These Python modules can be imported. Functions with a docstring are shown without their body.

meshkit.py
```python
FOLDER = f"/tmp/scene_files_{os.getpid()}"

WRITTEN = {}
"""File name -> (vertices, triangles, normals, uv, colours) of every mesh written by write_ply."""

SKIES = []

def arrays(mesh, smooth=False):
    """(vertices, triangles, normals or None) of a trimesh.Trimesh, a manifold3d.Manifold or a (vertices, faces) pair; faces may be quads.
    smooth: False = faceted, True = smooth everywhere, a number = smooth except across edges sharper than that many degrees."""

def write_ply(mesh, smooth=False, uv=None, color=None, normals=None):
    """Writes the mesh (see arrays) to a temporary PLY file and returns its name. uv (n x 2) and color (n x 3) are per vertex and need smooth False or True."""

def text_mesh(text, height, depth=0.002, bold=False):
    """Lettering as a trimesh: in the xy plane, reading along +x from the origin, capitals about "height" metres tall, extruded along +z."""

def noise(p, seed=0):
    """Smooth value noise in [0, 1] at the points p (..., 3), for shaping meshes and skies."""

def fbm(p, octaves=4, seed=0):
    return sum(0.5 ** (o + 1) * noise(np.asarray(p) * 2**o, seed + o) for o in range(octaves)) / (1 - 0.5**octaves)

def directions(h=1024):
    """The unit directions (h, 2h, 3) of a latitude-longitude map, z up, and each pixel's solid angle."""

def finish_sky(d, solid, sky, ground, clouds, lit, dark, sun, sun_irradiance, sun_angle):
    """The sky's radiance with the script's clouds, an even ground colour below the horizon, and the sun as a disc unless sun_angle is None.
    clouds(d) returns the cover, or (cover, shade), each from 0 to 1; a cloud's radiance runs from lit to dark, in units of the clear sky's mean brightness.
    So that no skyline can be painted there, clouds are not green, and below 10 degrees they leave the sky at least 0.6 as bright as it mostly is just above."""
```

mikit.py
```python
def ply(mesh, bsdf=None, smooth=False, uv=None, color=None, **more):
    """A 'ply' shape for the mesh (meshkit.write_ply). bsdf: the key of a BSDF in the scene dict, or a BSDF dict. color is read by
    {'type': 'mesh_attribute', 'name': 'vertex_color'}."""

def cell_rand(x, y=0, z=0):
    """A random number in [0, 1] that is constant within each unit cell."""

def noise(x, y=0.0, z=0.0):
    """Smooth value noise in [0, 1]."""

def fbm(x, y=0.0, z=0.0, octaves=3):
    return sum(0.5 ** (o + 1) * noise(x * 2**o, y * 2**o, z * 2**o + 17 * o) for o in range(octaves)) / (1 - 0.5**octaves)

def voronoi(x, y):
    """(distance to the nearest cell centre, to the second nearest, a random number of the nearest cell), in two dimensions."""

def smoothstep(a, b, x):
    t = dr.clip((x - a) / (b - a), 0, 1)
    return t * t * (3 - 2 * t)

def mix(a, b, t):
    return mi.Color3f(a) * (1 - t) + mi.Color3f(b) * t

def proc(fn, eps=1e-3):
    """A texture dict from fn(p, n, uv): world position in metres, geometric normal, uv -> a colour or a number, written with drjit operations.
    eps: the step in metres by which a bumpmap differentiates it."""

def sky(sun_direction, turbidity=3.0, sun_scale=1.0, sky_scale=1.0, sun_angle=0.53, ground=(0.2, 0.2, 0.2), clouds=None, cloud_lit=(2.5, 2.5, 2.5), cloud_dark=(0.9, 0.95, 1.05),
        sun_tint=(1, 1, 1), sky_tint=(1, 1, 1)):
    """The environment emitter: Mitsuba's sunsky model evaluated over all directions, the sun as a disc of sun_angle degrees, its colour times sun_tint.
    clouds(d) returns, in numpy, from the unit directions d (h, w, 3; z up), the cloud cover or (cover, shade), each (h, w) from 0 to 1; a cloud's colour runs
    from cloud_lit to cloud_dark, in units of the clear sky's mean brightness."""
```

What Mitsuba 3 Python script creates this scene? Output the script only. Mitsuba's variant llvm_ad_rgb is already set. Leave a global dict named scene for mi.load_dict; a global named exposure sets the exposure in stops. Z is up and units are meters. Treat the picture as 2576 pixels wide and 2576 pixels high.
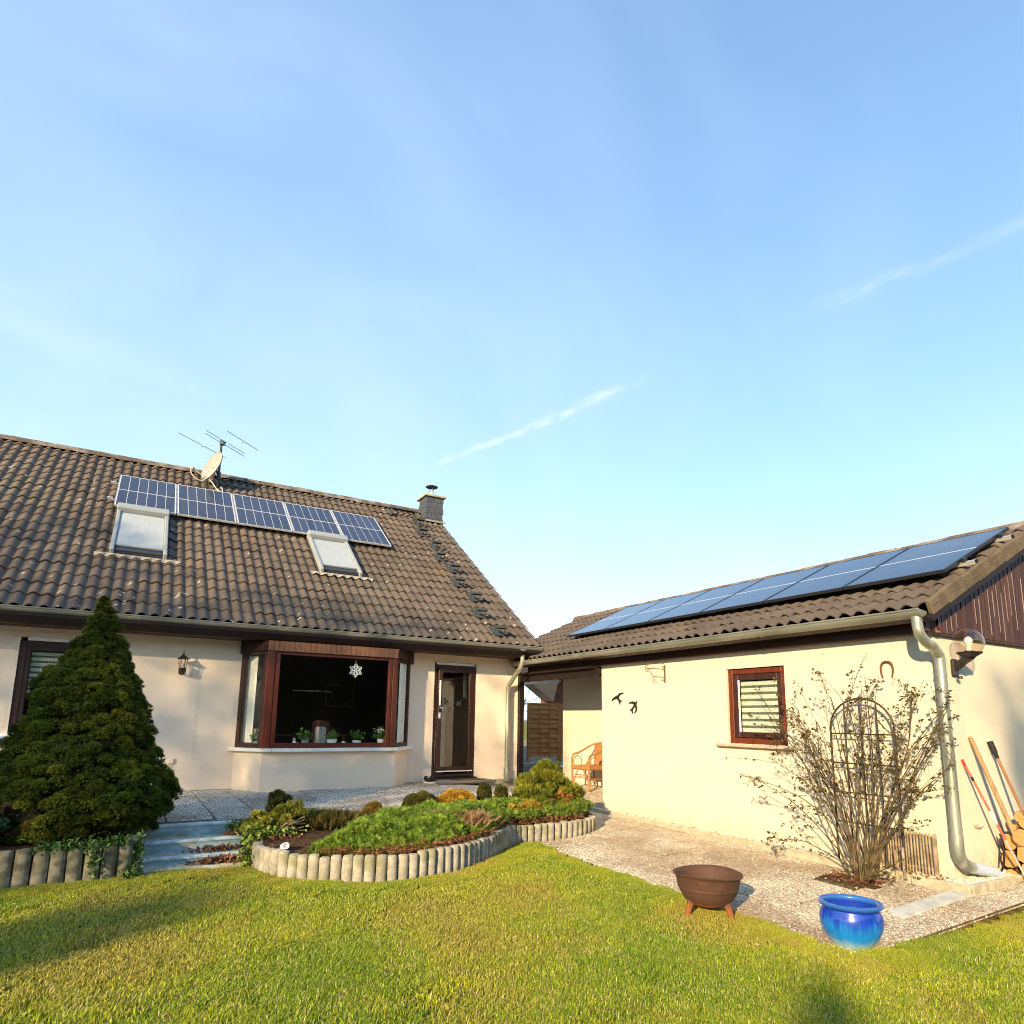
import math, random
import numpy as np
import drjit as dr
import mitsuba as mi
import trimesh
import shapely.geometry as sg
import mikit, meshkit
from mikit import proc, noise, fbm, voronoi, cell_rand, smoothstep, mix

T = mi.ScalarTransform4f
scene, labels = {}, {}

# ------------------------------------------------------------------ camera, sky, exposure
# World: metres, z up, the photographer's eye at the origin (the lawn lies about 1.6 m below it).
YAW, PIT, ROL = 0.52332593, 0.17289011, -0.01521211
FWD = np.array([math.sin(YAW)*math.cos(PIT), math.cos(YAW)*math.cos(PIT), math.sin(PIT)])
_r = np.array([math.cos(YAW), -math.sin(YAW), 0.0]); _d = np.cross(FWD, _r)
UPV = -(-math.sin(ROL)*_r + math.cos(ROL)*_d)
scene['camera'] = {'type': 'perspective', 'fov': 2*math.degrees(math.atan(1288/1660.15)), 'fov_axis': 'x',
                   'principal_point_offset_x': 0.0, 'principal_point_offset_y': -0.0901,
                   'near_clip': 0.05, 'far_clip': 3000.0,
                   'to_world': T().look_at(origin=[0, 0, 0], target=FWD.tolist(), up=UPV.tolist())}
SUN = np.array([-0.77, -0.547, 0.312]); SUN /= np.linalg.norm(SUN)


def cirrus(d):
    z = np.maximum(d[..., 2], 0.02)
    q = np.stack([d[..., 0]/(z+0.35), d[..., 1]/(z+0.35), z*0.0], -1)
    a = 0.45; c, s = math.cos(a), math.sin(a)
    r = np.stack([q[..., 0]*c+q[..., 1]*s, (-q[..., 0]*s+q[..., 1]*c)*1.5, q[..., 2]], -1)
    w = meshkit.fbm(r*1.3+5, 3, 3)
    r2 = r+np.stack([w, w, w*0], -1)*1.1
    v = meshkit.fbm(r2*1.6, 5, 11)
    fine = meshkit.fbm(r2*np.array([3.5, 7.0, 1])+3, 4, 21)
    big = meshkit.fbm(q*0.9+9, 3, 31)
    cov = 0.16+0.22*np.clip((v*0.55+big*0.6-0.40)/0.40, 0, 1)*(0.6+0.8*fine)
    cov = cov+0.60*np.exp(-z/0.24)          # the veil thickens towards the horizon
    # an old contrail, broken in the middle, drawn out by the wind
    p0, p1 = TRAIL0, TRAIL1
    n = np.cross(p0, p1); n /= np.linalg.norm(n)
    e1 = p0; e2 = np.cross(n, p0)
    lon = np.arctan2(d@e2, d@e1)/math.atan2(p1@e2, p1@e1)
    wob = (meshkit.fbm(np.stack([lon*9, lon*0, lon*0], -1), 3, 5)-0.5)*0.012
    lat = d@n+wob
    wid = 0.003+0.0105*np.clip(lon, 0, 0.5)
    rag = np.clip(meshkit.fbm(np.stack([lon*40, lat*160, lon*0], -1), 4, 8)*2-0.45, 0, 1)
    win = np.clip(lon/0.03+0.2, 0, 1)*np.clip((0.46-lon)/0.12, 0, 1)+0.50*np.clip((lon-0.66)/0.1, 0, 1)*np.clip((1.3-lon)/0.2, 0, 1)
    trail = np.exp(-(lat/wid)**2)*rag*win
    cov = cov+0.17*trail
    return np.clip(cov, 0, 0.9), (1-np.exp(-z/0.30))*(1-0.8*np.clip(trail*1.5, 0, 1))


TRAIL0 = np.array([0.3581, 0.8588, 0.3663]); TRAIL1 = np.array([0.7966, 0.2756, 0.538])
TRAIL0 /= np.linalg.norm(TRAIL0); TRAIL1 /= np.linalg.norm(TRAIL1)
scene['sky'] = mikit.sky(SUN.tolist(), turbidity=3.0, sun_scale=1.0, sky_scale=1.42, sun_angle=0.6, clouds=cirrus,
                         cloud_lit=(1.80, 1.86, 1.93), cloud_dark=(1.22, 1.56, 1.98), sun_tint=(0.95, 0.99, 1.04), sky_tint=(0.66, 0.90, 1.08))
exposure = 3.05

# ------------------------------------------------------------------ materials


def rgb(c):
    return {'type': 'rgb', 'value': list(c)}


def mat(name, color, rough=0.6, spec=0.3, metallic=0.0, clearcoat=0.0, bump=None, bscale=0.002, beps=1e-3, **kw):
    b = {'type': 'principled', 'base_color': proc(color) if callable(color) else (color if isinstance(color, dict) else rgb(color)),
         'roughness': rough, 'specular': spec, 'metallic': metallic, 'clearcoat': clearcoat, 'clearcoat_gloss': 0.95, **kw}
    if bump is not None:
        b = {'type': 'bumpmap', 'arbitrary': proc(bump, beps), 'scale': bscale, 'bsdf': b}
    scene[name] = {'type': 'twosided', 'bsdf': b}
    return name


def n2(a, b, s, lo=0.3, hi=0.7, octaves=3):
    return lambda p, n, uv: mix(a, b, smoothstep(lo, hi, fbm(p.x*s, p.y*s, p.z*s, octaves)))


def stucco(a, b):
    def f(p, n, uv):
        big = fbm(p.x*0.9+3, p.y*0.9, p.z*1.6, 3)
        sp = fbm(p.x*60, p.y*60, p.z*60, 2)
        c = mix(a, b, smoothstep(0.3, 0.7, big))*(0.93+0.14*sp)
        streak = smoothstep(0.62, 0.8, fbm(p.x*9, p.y*9, p.z*0.7, 3))
        return c*(1-0.07*streak)
    return f


def stucco_bump(p, n, uv):
    return fbm(p.x*150, p.y*150, p.z*150, 2)


def wood(a, b, axis, s=18.0):
    def f(p, n, uv):
        k = [s, s, s]; k[axis] = s*0.06
        w = fbm(p.x*k[0]*2.2, p.y*k[1]*2.2, p.z*k[2]*2.2, 4)
        g = fbm(p.x*k[0]*7, p.y*k[1]*7, p.z*k[2]*7, 2)
        return mix(a, b, smoothstep(0.25, 0.75, w*0.7+g*0.3))
    return f


CT, ST = math.cos(math.radians(36.8)), math.sin(math.radians(36.8))
CG, SG = math.cos(math.radians(25.0)), math.sin(math.radians(25.0))
TILE_W, TILE_S = 0.34, 0.36


def tile_color(kind):
    def f(p, n, uv):
        if kind == 'house':
            u = p.x/TILE_W+0.013; s = ((p.y-11.12)*CT+(p.z-1.47)*ST+0.02)/TILE_S
        else:
            u = (p.y-3.5)/TILE_W+0.013; s = ((p.x-6.8)*CG+(p.z-1.2)*SG+0.02)/TILE_S
        r = cell_rand(u, s, 4); r2 = cell_rand(u, s, 9)
        big = fbm(p.x*0.5+7, p.y*0.5, p.z*0.5, 3)
        c = mix((0.080, 0.063, 0.050), (0.108, 0.087, 0.071), r)
        c = c*(0.84+0.30*big)
        c = mix(c, (0.105, 0.102, 0.075), 0.35*smoothstep(0.55, 0.75, fbm(p.x*0.8+30, p.y*0.5, p.z*0.5, 3)))
        c = mix(c, (0.19, 0.11, 0.06), 0.35*smoothstep(0.982, 0.99, r2)*smoothstep(0.3, 0.6, fbm(p.x*9, p.y*9, p.z*9, 2)))
        fr = fbm(p.x*55, p.y*55, p.z*55, 3)
        c = c*(0.78+0.44*fr)
        d1, d2, w = voronoi(p.x*6.5+0.7*fr, (s*TILE_S)*6.5+u*0.3+0.7*fr)
        eave = (0.10+0.14*smoothstep(1.6, 0.2, s*TILE_S))*(1.0 if kind == 'house' else 0.7)
        sp = smoothstep(0.15, 0.07, d1)*smoothstep(1-eave*0.55, 1-eave*0.55+0.02, w)
        c = mix(c, (0.62, 0.60, 0.52), sp)
        return c
    return f


# plain paints
def splashed(a, b):
    base = stucco(a, b)

    def f(p, n, uv):
        c = base(p, n, uv)
        d = smoothstep(-1.16, -1.46, p.z+0.34*(fbm(p.x*5, p.y*5, p.z*2.5, 4)-0.5))*smoothstep(0.30, 0.72, fbm(p.x*24, p.y*24, p.z*24, 3))
        return mix(c, (0.30, 0.25, 0.17), 0.42*d)
    return f


mat('m_wall_cream', splashed((0.565, 0.508, 0.400), (0.578, 0.520, 0.412)), 0.85, 0.15, bump=stucco_bump, bscale=0.0012)
mat('m_wall_pink', stucco((0.82, 0.680, 0.535), (0.835, 0.695, 0.55)), 0.85, 0.15, bump=stucco_bump, bscale=0.0012)
mat('m_tile_house', tile_color('house'), 0.75, 0.25)
mat('m_tile_garage', tile_color('garage'), 0.75, 0.25)
mat('m_ridge', n2((0.10, 0.075, 0.06), (0.24, 0.21, 0.18), 5.0, 0.35, 0.75, 4), 0.8, 0.2)
mat('m_verge', n2((0.085, 0.066, 0.042), (0.125, 0.098, 0.065), 7.0, 0.3, 0.7, 4), 0.8, 0.2)
mat('m_dark_wood', wood((0.030, 0.010, 0.007), (0.055, 0.018, 0.011), 0), 0.45, 0.4)
mat('m_dark_wood_y', wood((0.030, 0.010, 0.007), (0.060, 0.018, 0.011), 1), 0.45, 0.4)
mat('m_dark_wood_z', wood((0.024, 0.009, 0.006), (0.045, 0.016, 0.010), 2), 0.45, 0.4)
mat('m_black_wood', (0.012, 0.006, 0.005), 0.6, 0.3)
mat('m_red_wood', wood((0.070, 0.014, 0.006), (0.135, 0.027, 0.010), 2), 0.35, 0.45)
mat('m_red_wood_x', wood((0.070, 0.014, 0.006), (0.125, 0.026, 0.010), 0), 0.35, 0.45)
mat('m_soft_wood', wood((0.16, 0.075, 0.042), (0.23, 0.11, 0.062), 2), 0.6, 0.3)
mat('m_clad', wood((0.032, 0.014, 0.011), (0.080, 0.034, 0.027), 2, 12), 0.6, 0.3)
mat('m_clad_edge', wood((0.17, 0.125, 0.105), (0.36, 0.29, 0.25), 2, 9), 0.6, 0.3)
mat('m_fence', wood((0.34, 0.125, 0.034), (0.54, 0.225, 0.065), 0), 0.7, 0.25)
mat('m_zinc', n2((0.21, 0.215, 0.175), (0.30, 0.30, 0.25), 3.0), 0.45, 0.5, 0.5)
mat('m_zinc_pipe', lambda p, n, uv: mix((0.24, 0.26, 0.215), (0.42, 0.43, 0.375), smoothstep(0.3, 0.7, fbm(p.x*22, p.y*22, p.z*2.2, 4))), 0.40, 0.5, 0.6)
mat('m_pipe_blue', (0.40, 0.46, 0.55), 0.5, 0.4)
mat('m_white', n2((0.74, 0.74, 0.70), (0.82, 0.82, 0.78), 4.0), 0.5, 0.4)
mat('m_offwhite', (0.66, 0.58, 0.46), 0.6, 0.3)
mat('m_slate', lambda p, n, uv: mix((0.045, 0.052, 0.066), (0.085, 0.092, 0.108), fbm(p.x*5, p.y*5, p.z*5, 2)), 0.7, 0.2)
mat('m_lead', (0.20, 0.20, 0.19), 0.6, 0.4)
mat('m_alu', (0.72, 0.72, 0.72), 0.35, 0.5, 0.7)
mat('m_alu_blue', (0.34, 0.66, 0.84), 0.5, 0.4)
mat('m_steel_dark', (0.055, 0.062, 0.07), 0.45, 0.5, 0.5)
mat('m_grate', (0.075, 0.085, 0.08), 0.55, 0.4, 0.4)
mat('m_dish', (0.29, 0.285, 0.265), 0.8, 0.1)
mat('m_cable', (0.50, 0.44, 0.36), 0.6, 0.3)
mat('m_black_iron', (0.014, 0.010, 0.009), 0.45, 0.5)
mat('m_brown_iron', n2((0.06, 0.028, 0.014), (0.13, 0.05, 0.02), 20.0), 0.6, 0.4)
mat('m_bracket', (0.10, 0.055, 0.025), 0.5, 0.4)
mat('m_shutter', lambda p, n, uv: mix((0.29, 0.325, 0.35), (0.34, 0.375, 0.40), fbm(p.x*20, p.y*20, p.z*20, 2)), 0.5, 0.4, 0.0)
mat('m_shutter_box', (0.24, 0.265, 0.275), 0.5, 0.4, 0.0)


def cell_color(p, n, uv):
    s = (p.y-11.12)*CT+(p.z-1.47)*ST
    t = s/0.0415; line = smoothstep(0.78, 0.92, dr.abs(2*(t-dr.floor(t))-1))
    w = cell_rand(dr.floor(p.x/0.183), dr.floor(s/0.8), 3)
    return mix((0.015, 0.020, 0.040), (0.024, 0.029, 0.052), w)*(1+1.3*line)


mat('m_cell', cell_color, 0.22, 0.5, clearcoat=0.7)
scene['m_cell_garage'] = {'type': 'twosided', 'bsdf': {'type': 'plastic', 'diffuse_reflectance': {'type': 'rgb', 'value': [0.011, 0.016, 0.028]}, 'int_ior': 1.55}}
mat('m_backsheet', (0.46, 0.46, 0.46), 0.4, 0.5, clearcoat=0.6)
mat('m_backsheet_garage', (0.035, 0.055, 0.095), 0.25, 0.5, clearcoat=1.0)
mat('m_busbar', (0.50, 0.54, 0.58), 0.3, 0.5)
mat('m_frame_black', (0.015, 0.016, 0.02), 0.4, 0.5)
mat('m_blind', (0.40, 0.46, 0.37), 0.8, 0.2)
mat('m_blind_sheer', (0.085, 0.095, 0.06), 0.8, 0.2)
mat('m_curtain', (0.66, 0.70, 0.62), 0.8, 0.2)
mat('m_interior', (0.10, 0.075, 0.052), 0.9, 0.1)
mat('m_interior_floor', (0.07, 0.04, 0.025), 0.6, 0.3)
mat('m_painted_reflection', n2((0.58, 0.46, 0.41), (0.66, 0.54, 0.48), 8.0), 0.8, 0.2)  # painted tone of the garage wall as mirrored in the terrace door
scene['m_glass'] = {'type': 'thindielectric', 'int_ior': 1.5}
scene['m_globe'] = {'type': 'thindielectric', 'int_ior': 1.45}


def palisade_color(p, n, uv):
    a = fbm(p.x*9, p.y*9, p.z*9, 3); b = fbm(p.x*45, p.y*45, p.z*45, 3)
    c = mix((0.25, 0.23, 0.185), (0.39, 0.365, 0.30), smoothstep(0.25, 0.75, a*0.6+b*0.4))
    c = mix(c, (0.16, 0.165, 0.075), 0.6*smoothstep(0.5, 0.72, fbm(p.x*4+9, p.y*4, p.z*6, 3)))
    c = mix(c, (0.13, 0.10, 0.06), 0.7*smoothstep(-1.44, -1.56, p.z+0.06*a))
    return c


mat('m_palisade', palisade_color, 0.9, 0.15, bump=lambda p, n, uv: fbm(p.x*70, p.y*70, p.z*70, 3), bscale=0.004)
mat('m_palisade_old', lambda p, n, uv: mix(mix((0.13, 0.115, 0.075), (0.30, 0.27, 0.19), smoothstep(0.3, 0.7, fbm(p.x*16, p.y*16, p.z*16, 4))), (0.11, 0.115, 0.045), 0.5*smoothstep(0.45, 0.7, fbm(p.x*5, p.y*5, p.z*5, 2))),
    0.9, 0.15, bump=lambda p, n, uv: fbm(p.x*70, p.y*70, p.z*70, 3), bscale=0.004)


def pebbles(base1, base2, light, dark, sc=58.0):
    def f(p, n, uv):
        wob = fbm(p.x*90, p.y*90, 0, 2)*0.5
        d1, d2, w = voronoi(p.x*sc+wob, p.y*sc+wob)
        c = mix(base1, base2, w)
        c = mix(c, light, smoothstep(0.80, 0.84, w)); c = mix(c, dark, smoothstep(0.16, 0.12, w))
        c = c*(0.35+0.65*smoothstep(0.02, 0.22, d2-d1))
        slab = cell_rand(p.x/0.5+100, p.y/0.5+100, 2)
        blot = smoothstep(0.42, 0.68, fbm(p.x*1.7, p.y*1.7, 0, 4))
        return c*(0.86+0.28*slab)*mix((1, 1, 1), (0.80, 0.74, 0.68), blot)
    return f


def pebble_bump(sc=58.0):
    def f(p, n, uv):
        d1, d2, w = voronoi(p.x*sc, p.y*sc)
        return smoothstep(0.0, 0.3, d2-d1)*(0.6+0.4*w)
    return f


mat('m_slab', pebbles((0.36, 0.295, 0.21), (0.52, 0.44, 0.325), (0.74, 0.67, 0.545), (0.22, 0.165, 0.11), 74.0), 0.85, 0.2, bump=pebble_bump(74.0), bscale=0.0022, beps=2e-3)
mat('m_slab_terrace', pebbles((0.40, 0.335, 0.255), (0.60, 0.52, 0.425), (0.80, 0.73, 0.63), (0.18, 0.14, 0.10), 50.0), 0.85, 0.2, bump=pebble_bump(50.0), bscale=0.0035, beps=2e-3)
mat('m_joint', n2((0.055, 0.042, 0.028), (0.11, 0.09, 0.05), 30.0), 0.95, 0.1)
mat('m_kerb', n2((0.30, 0.27, 0.19), (0.43, 0.39, 0.29), 14.0, 0.25, 0.75, 4), 0.9, 0.15)
mat('m_pebble', lambda p, n, uv: mix((0.40, 0.34, 0.26), (0.80, 0.74, 0.62), cell_rand(p.x*40, p.y*40, p.z*20)), 0.7, 0.3)
mat('m_soil', n2((0.030, 0.018, 0.010), (0.085, 0.048, 0.026), 35.0, 0.3, 0.7, 4), 0.95, 0.1, bump=lambda p, n, uv: fbm(p.x*45, p.y*45, p.z*45, 3), bscale=0.02)
mat('m_lawn_soil', n2((0.075, 0.070, 0.018), (0.15, 0.13, 0.045), 18.0, 0.3, 0.7, 3), 0.95, 0.1)
mat('m_ground', n2((0.06, 0.075, 0.02), (0.10, 0.11, 0.035), 1.5), 0.95, 0.1)
mat('m_back_ground', n2((0.10, 0.09, 0.07), (0.16, 0.14, 0.11), 6.0), 0.95, 0.1)


def step_color(p, n, uv):
    a = fbm(p.x*5, p.y*9, p.z*14, 4); f = fbm(p.x*28, p.y*28, p.z*28, 3)
    c = mix((0.19, 0.30, 0.33), (0.37, 0.50, 0.54), smoothstep(0.25, 0.7, a))
    top = smoothstep(0.5, 0.9, dr.abs(n.z))
    worn = smoothstep(0.40, 0.62, fbm(p.x*4+3, p.y*12, p.z*9, 4)+0.24*top-0.09)
    c = mix(c, mix((0.26, 0.22, 0.13), (0.52, 0.47, 0.36), f), worn)
    return c*(0.8+0.4*f)


mat('m_nosing', n2((0.38, 0.48, 0.52), (0.62, 0.71, 0.74), 14.0, 0.3, 0.7, 4), 0.6, 0.3)
mat('m_step', step_color, 0.7, 0.3, bump=lambda p, n, uv: fbm(p.x*60, p.y*60, p.z*60, 3), bscale=0.003)
scene['m_foliage'] = {'type': 'twosided', 'bsdf': {'type': 'principled', 'base_color': {'type': 'mesh_attribute', 'name': 'vertex_color'}, 'roughness': 0.6, 'specular': 0.25}}
scene['m_leaf'] = {'type': 'principledthin', 'base_color': {'type': 'mesh_attribute', 'name': 'vertex_color'}, 'roughness': 0.5, 'diff_trans': 0.6}
mat('m_bark', n2((0.08, 0.055, 0.03), (0.17, 0.12, 0.065), 25.0), 0.85, 0.2)
mat('m_twig', n2((0.048, 0.034, 0.017), (0.120, 0.088, 0.046), 12.0), 0.7, 0.25)
mat('m_trellis', (0.035, 0.022, 0.014), 0.5, 0.4)
mat('m_stick', n2((0.19, 0.14, 0.085), (0.34, 0.27, 0.18), 15.0), 0.8, 0.2)


def rust(p, n, uv):
    a = fbm(p.x*14, p.y*14, p.z*30, 4); b = fbm(p.x*60, p.y*60, p.z*60, 2)
    c = mix((0.045, 0.023, 0.015), (0.090, 0.043, 0.026), a)
    c = mix(c, (0.24, 0.080, 0.022), 0.8*smoothstep(-1.44, -1.51, p.z+0.05*a))
    return c*(0.8+0.4*b)


mat('m_rust', rust, 0.75, 0.35, bump=lambda p, n, uv: fbm(p.x*40, p.y*40, p.z*90, 3), bscale=0.004)


def glaze(p, n, uv):
    dx, dy = p.x-4.93, p.y-3.32
    ang = dr.atan2(dy, dx)
    run = fbm(ang*9, p.z*2.0, 1.0, 3)
    t = smoothstep(-1.525, -1.41, p.z+0.13*(run-0.5))
    c = mix((0.008, 0.165, 0.50), (0.004, 0.032, 0.33), t)
    c = mix((0.20, 0.36, 0.40), c, smoothstep(-1.60, -1.52, p.z+0.05*run))
    c = mix(c, (0.020, 0.10, 0.36), smoothstep(-1.362, -1.345, p.z))
    return c*(0.85+0.3*fbm(p.x*25, p.y*25, p.z*25, 3))


mat('m_glaze', glaze, 0.12, 0.6, clearcoat=1.0)
mat('m_plate', n2((0.36, 0.37, 0.34), (0.48, 0.49, 0.45), 12.0), 0.6, 0.3)
mat('m_wicker', lambda p, n, uv: mix((0.24, 0.105, 0.034), (0.38, 0.18, 0.066), noise(p.x*160, p.y*160, p.z*160)), 0.55, 0.35)
mat('m_log_end', lambda p, n, uv: mix((0.33, 0.165, 0.055), (0.52, 0.30, 0.12), fbm(p.x*6, p.y*34, p.z*34, 4)), 0.8, 0.2)
mat('m_log_bark', n2((0.13, 0.062, 0.030), (0.28, 0.15, 0.07), 30.0), 0.9, 0.1)
mat('m_red_paint', (0.52, 0.035, 0.018), 0.4, 0.4)
mat('m_red_faded', (0.50, 0.115, 0.07), 0.5, 0.4)
mat('m_handle', wood((0.24, 0.155, 0.08), (0.37, 0.25, 0.14), 2, 25), 0.7, 0.3)
mat('m_handle_red', wood((0.20, 0.10, 0.055), (0.30, 0.16, 0.09), 2, 25), 0.7, 0.3)
mat('m_black_rubber', (0.012, 0.012, 0.012), 0.5, 0.4)
mat('m_brick', lambda p, n, uv: mix((0.11, 0.040, 0.024), (0.21, 0.085, 0.05), cell_rand(p.x/0.24+0.5*dr.floor(p.z/0.08), p.z/0.08, 1))*(0.7+0.5*fbm(p.x*9, p.y*9, p.z*9, 2)), 0.9, 0.1)
mat('m_grey_roof', (0.05, 0.05, 0.052), 0.8, 0.2)
mat('m_dark_soffit', (0.06, 0.06, 0.062), 0.8, 0.2)
mat('m_chair_wood', (0.16, 0.050, 0.018), 0.4, 0.4)
mat('m_upholstery', (0.80, 0.75, 0.60), 0.85, 0.1)
mat('m_ceramic', (0.80, 0.79, 0.72), 0.25, 0.5)
mat('m_ceramic_grey', (0.26, 0.25, 0.23), 0.4, 0.5)
mat('m_brass', (0.30, 0.24, 0.12), 0.6, 0.3)
mat('m_picture', n2((0.05, 0.045, 0.03), (0.12, 0.10, 0.06), 6.0), 0.6, 0.3)
mat('m_paper', (0.82, 0.86, 0.82), 0.8, 0.1)
mat('m_mat', n2((0.15, 0.13, 0.11), (0.24, 0.21, 0.18), 60.0), 0.95, 0.1)
mat('m_dead_leaf', n2((0.10, 0.035, 0.016), (0.24, 0.10, 0.045), 50.0), 0.8, 0.2)

# ------------------------------------------------------------------ mesh helpers


class MB:
    def __init__(self):
        self.v, self.f, self.n = [], [], 0

    def add(self, m, M=None):
        v, f = m if isinstance(m, (tuple, list)) else (np.asarray(m.vertices), np.asarray(m.faces))
        v = np.asarray(v, float); f = np.asarray(f, int)
        if f.shape[1] == 4:
            f = np.vstack([f[:, [0, 1, 2]], f[:, [0, 2, 3]]])
        if M is not None:
            v = v@M[:3, :3].T+M[:3, 3]
        self.v.append(v); self.f.append(f+self.n); self.n += len(v)
        return self

    def get(self):
        return np.vstack(self.v), np.vstack(self.f)


def box(lo, hi, bev=0.0):
    lo, hi = np.array(lo, float), np.array(hi, float)
    lo, hi = np.minimum(lo, hi), np.maximum(lo, hi)
    if bev <= 0:
        c = np.array([[x, y, z] for x in (0, 1) for y in (0, 1) for z in (0, 1)], float)
        f = np.array([[0, 1, 3, 2], [4, 6, 7, 5], [0, 4, 5, 1], [2, 3, 7, 6], [0, 2, 6, 4], [1, 5, 7, 3]])
        f = np.vstack([f[:, [0, 1, 2]], f[:, [0, 2, 3]]])
        return lo+c*(hi-lo), f
    b = min(bev, 0.45*float((hi-lo).min()))
    pts = []
    for s in np.ndindex(2, 2, 2):
        q = np.where(np.array(s) == 1, hi, lo); g = np.where(np.array(s) == 1, -1, 1)*b
        for k in range(3):
            r = q+g; r[k] = q[k]
            pts.append(r)
    h = trimesh.convex.convex_hull(np.array(pts))
    return np.array(h.vertices), np.array(h.faces)


def rotm(ax, ang, at=(0, 0, 0)):
    return trimesh.transformations.rotation_matrix(ang, ax, at)


def trans(x, y, z):
    M = np.eye(4); M[:3, 3] = (x, y, z); return M


def frame(o, x, y, z):
    M = np.eye(4); M[:3, 0], M[:3, 1], M[:3, 2], M[:3, 3] = x, y, z, o; return M


def tube(path, r, sides=8, caps=True):
    p = np.asarray(path, float); k = len(p); r = np.broadcast_to(np.asarray(r, float), (k,))
    t = np.gradient(p, axis=0); t /= np.linalg.norm(t, axis=1, keepdims=True)+1e-12
    a = np.cross(t[0], [0, 0, 1.0] if abs(t[0][2]) < 0.9 else [1.0, 0, 0]); a /= np.linalg.norm(a)
    A = []
    for i in range(k):
        a = a-t[i]*(a@t[i]); a /= np.linalg.norm(a)+1e-12; A.append(a)
    A = np.array(A); B = np.cross(t, A)
    th = np.arange(sides)*2*np.pi/sides
    v = p[:, None]+r[:, None, None]*(np.cos(th)[None, :, None]*A[:, None]+np.sin(th)[None, :, None]*B[:, None])
    v = v.reshape(-1, 3)
    i, j = np.meshgrid(np.arange(k-1), np.arange(sides), indexing='ij')
    q = np.stack([i*sides+j, i*sides+(j+1) % sides, (i+1)*sides+(j+1) % sides, (i+1)*sides+j], -1).reshape(-1, 4)
    f = np.vstack([q[:, [0, 1, 2]], q[:, [0, 2, 3]]])
    if caps:
        v = np.vstack([v, p[:1], p[-1:]]); n0 = k*sides; jj = np.arange(sides)
        f = np.vstack([f, np.stack([jj*0+n0, (jj+1) % sides, jj], 1), np.stack([jj*0+n0+1, (k-1)*sides+jj, (k-1)*sides+(jj+1) % sides], 1)])
    return v, f


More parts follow.
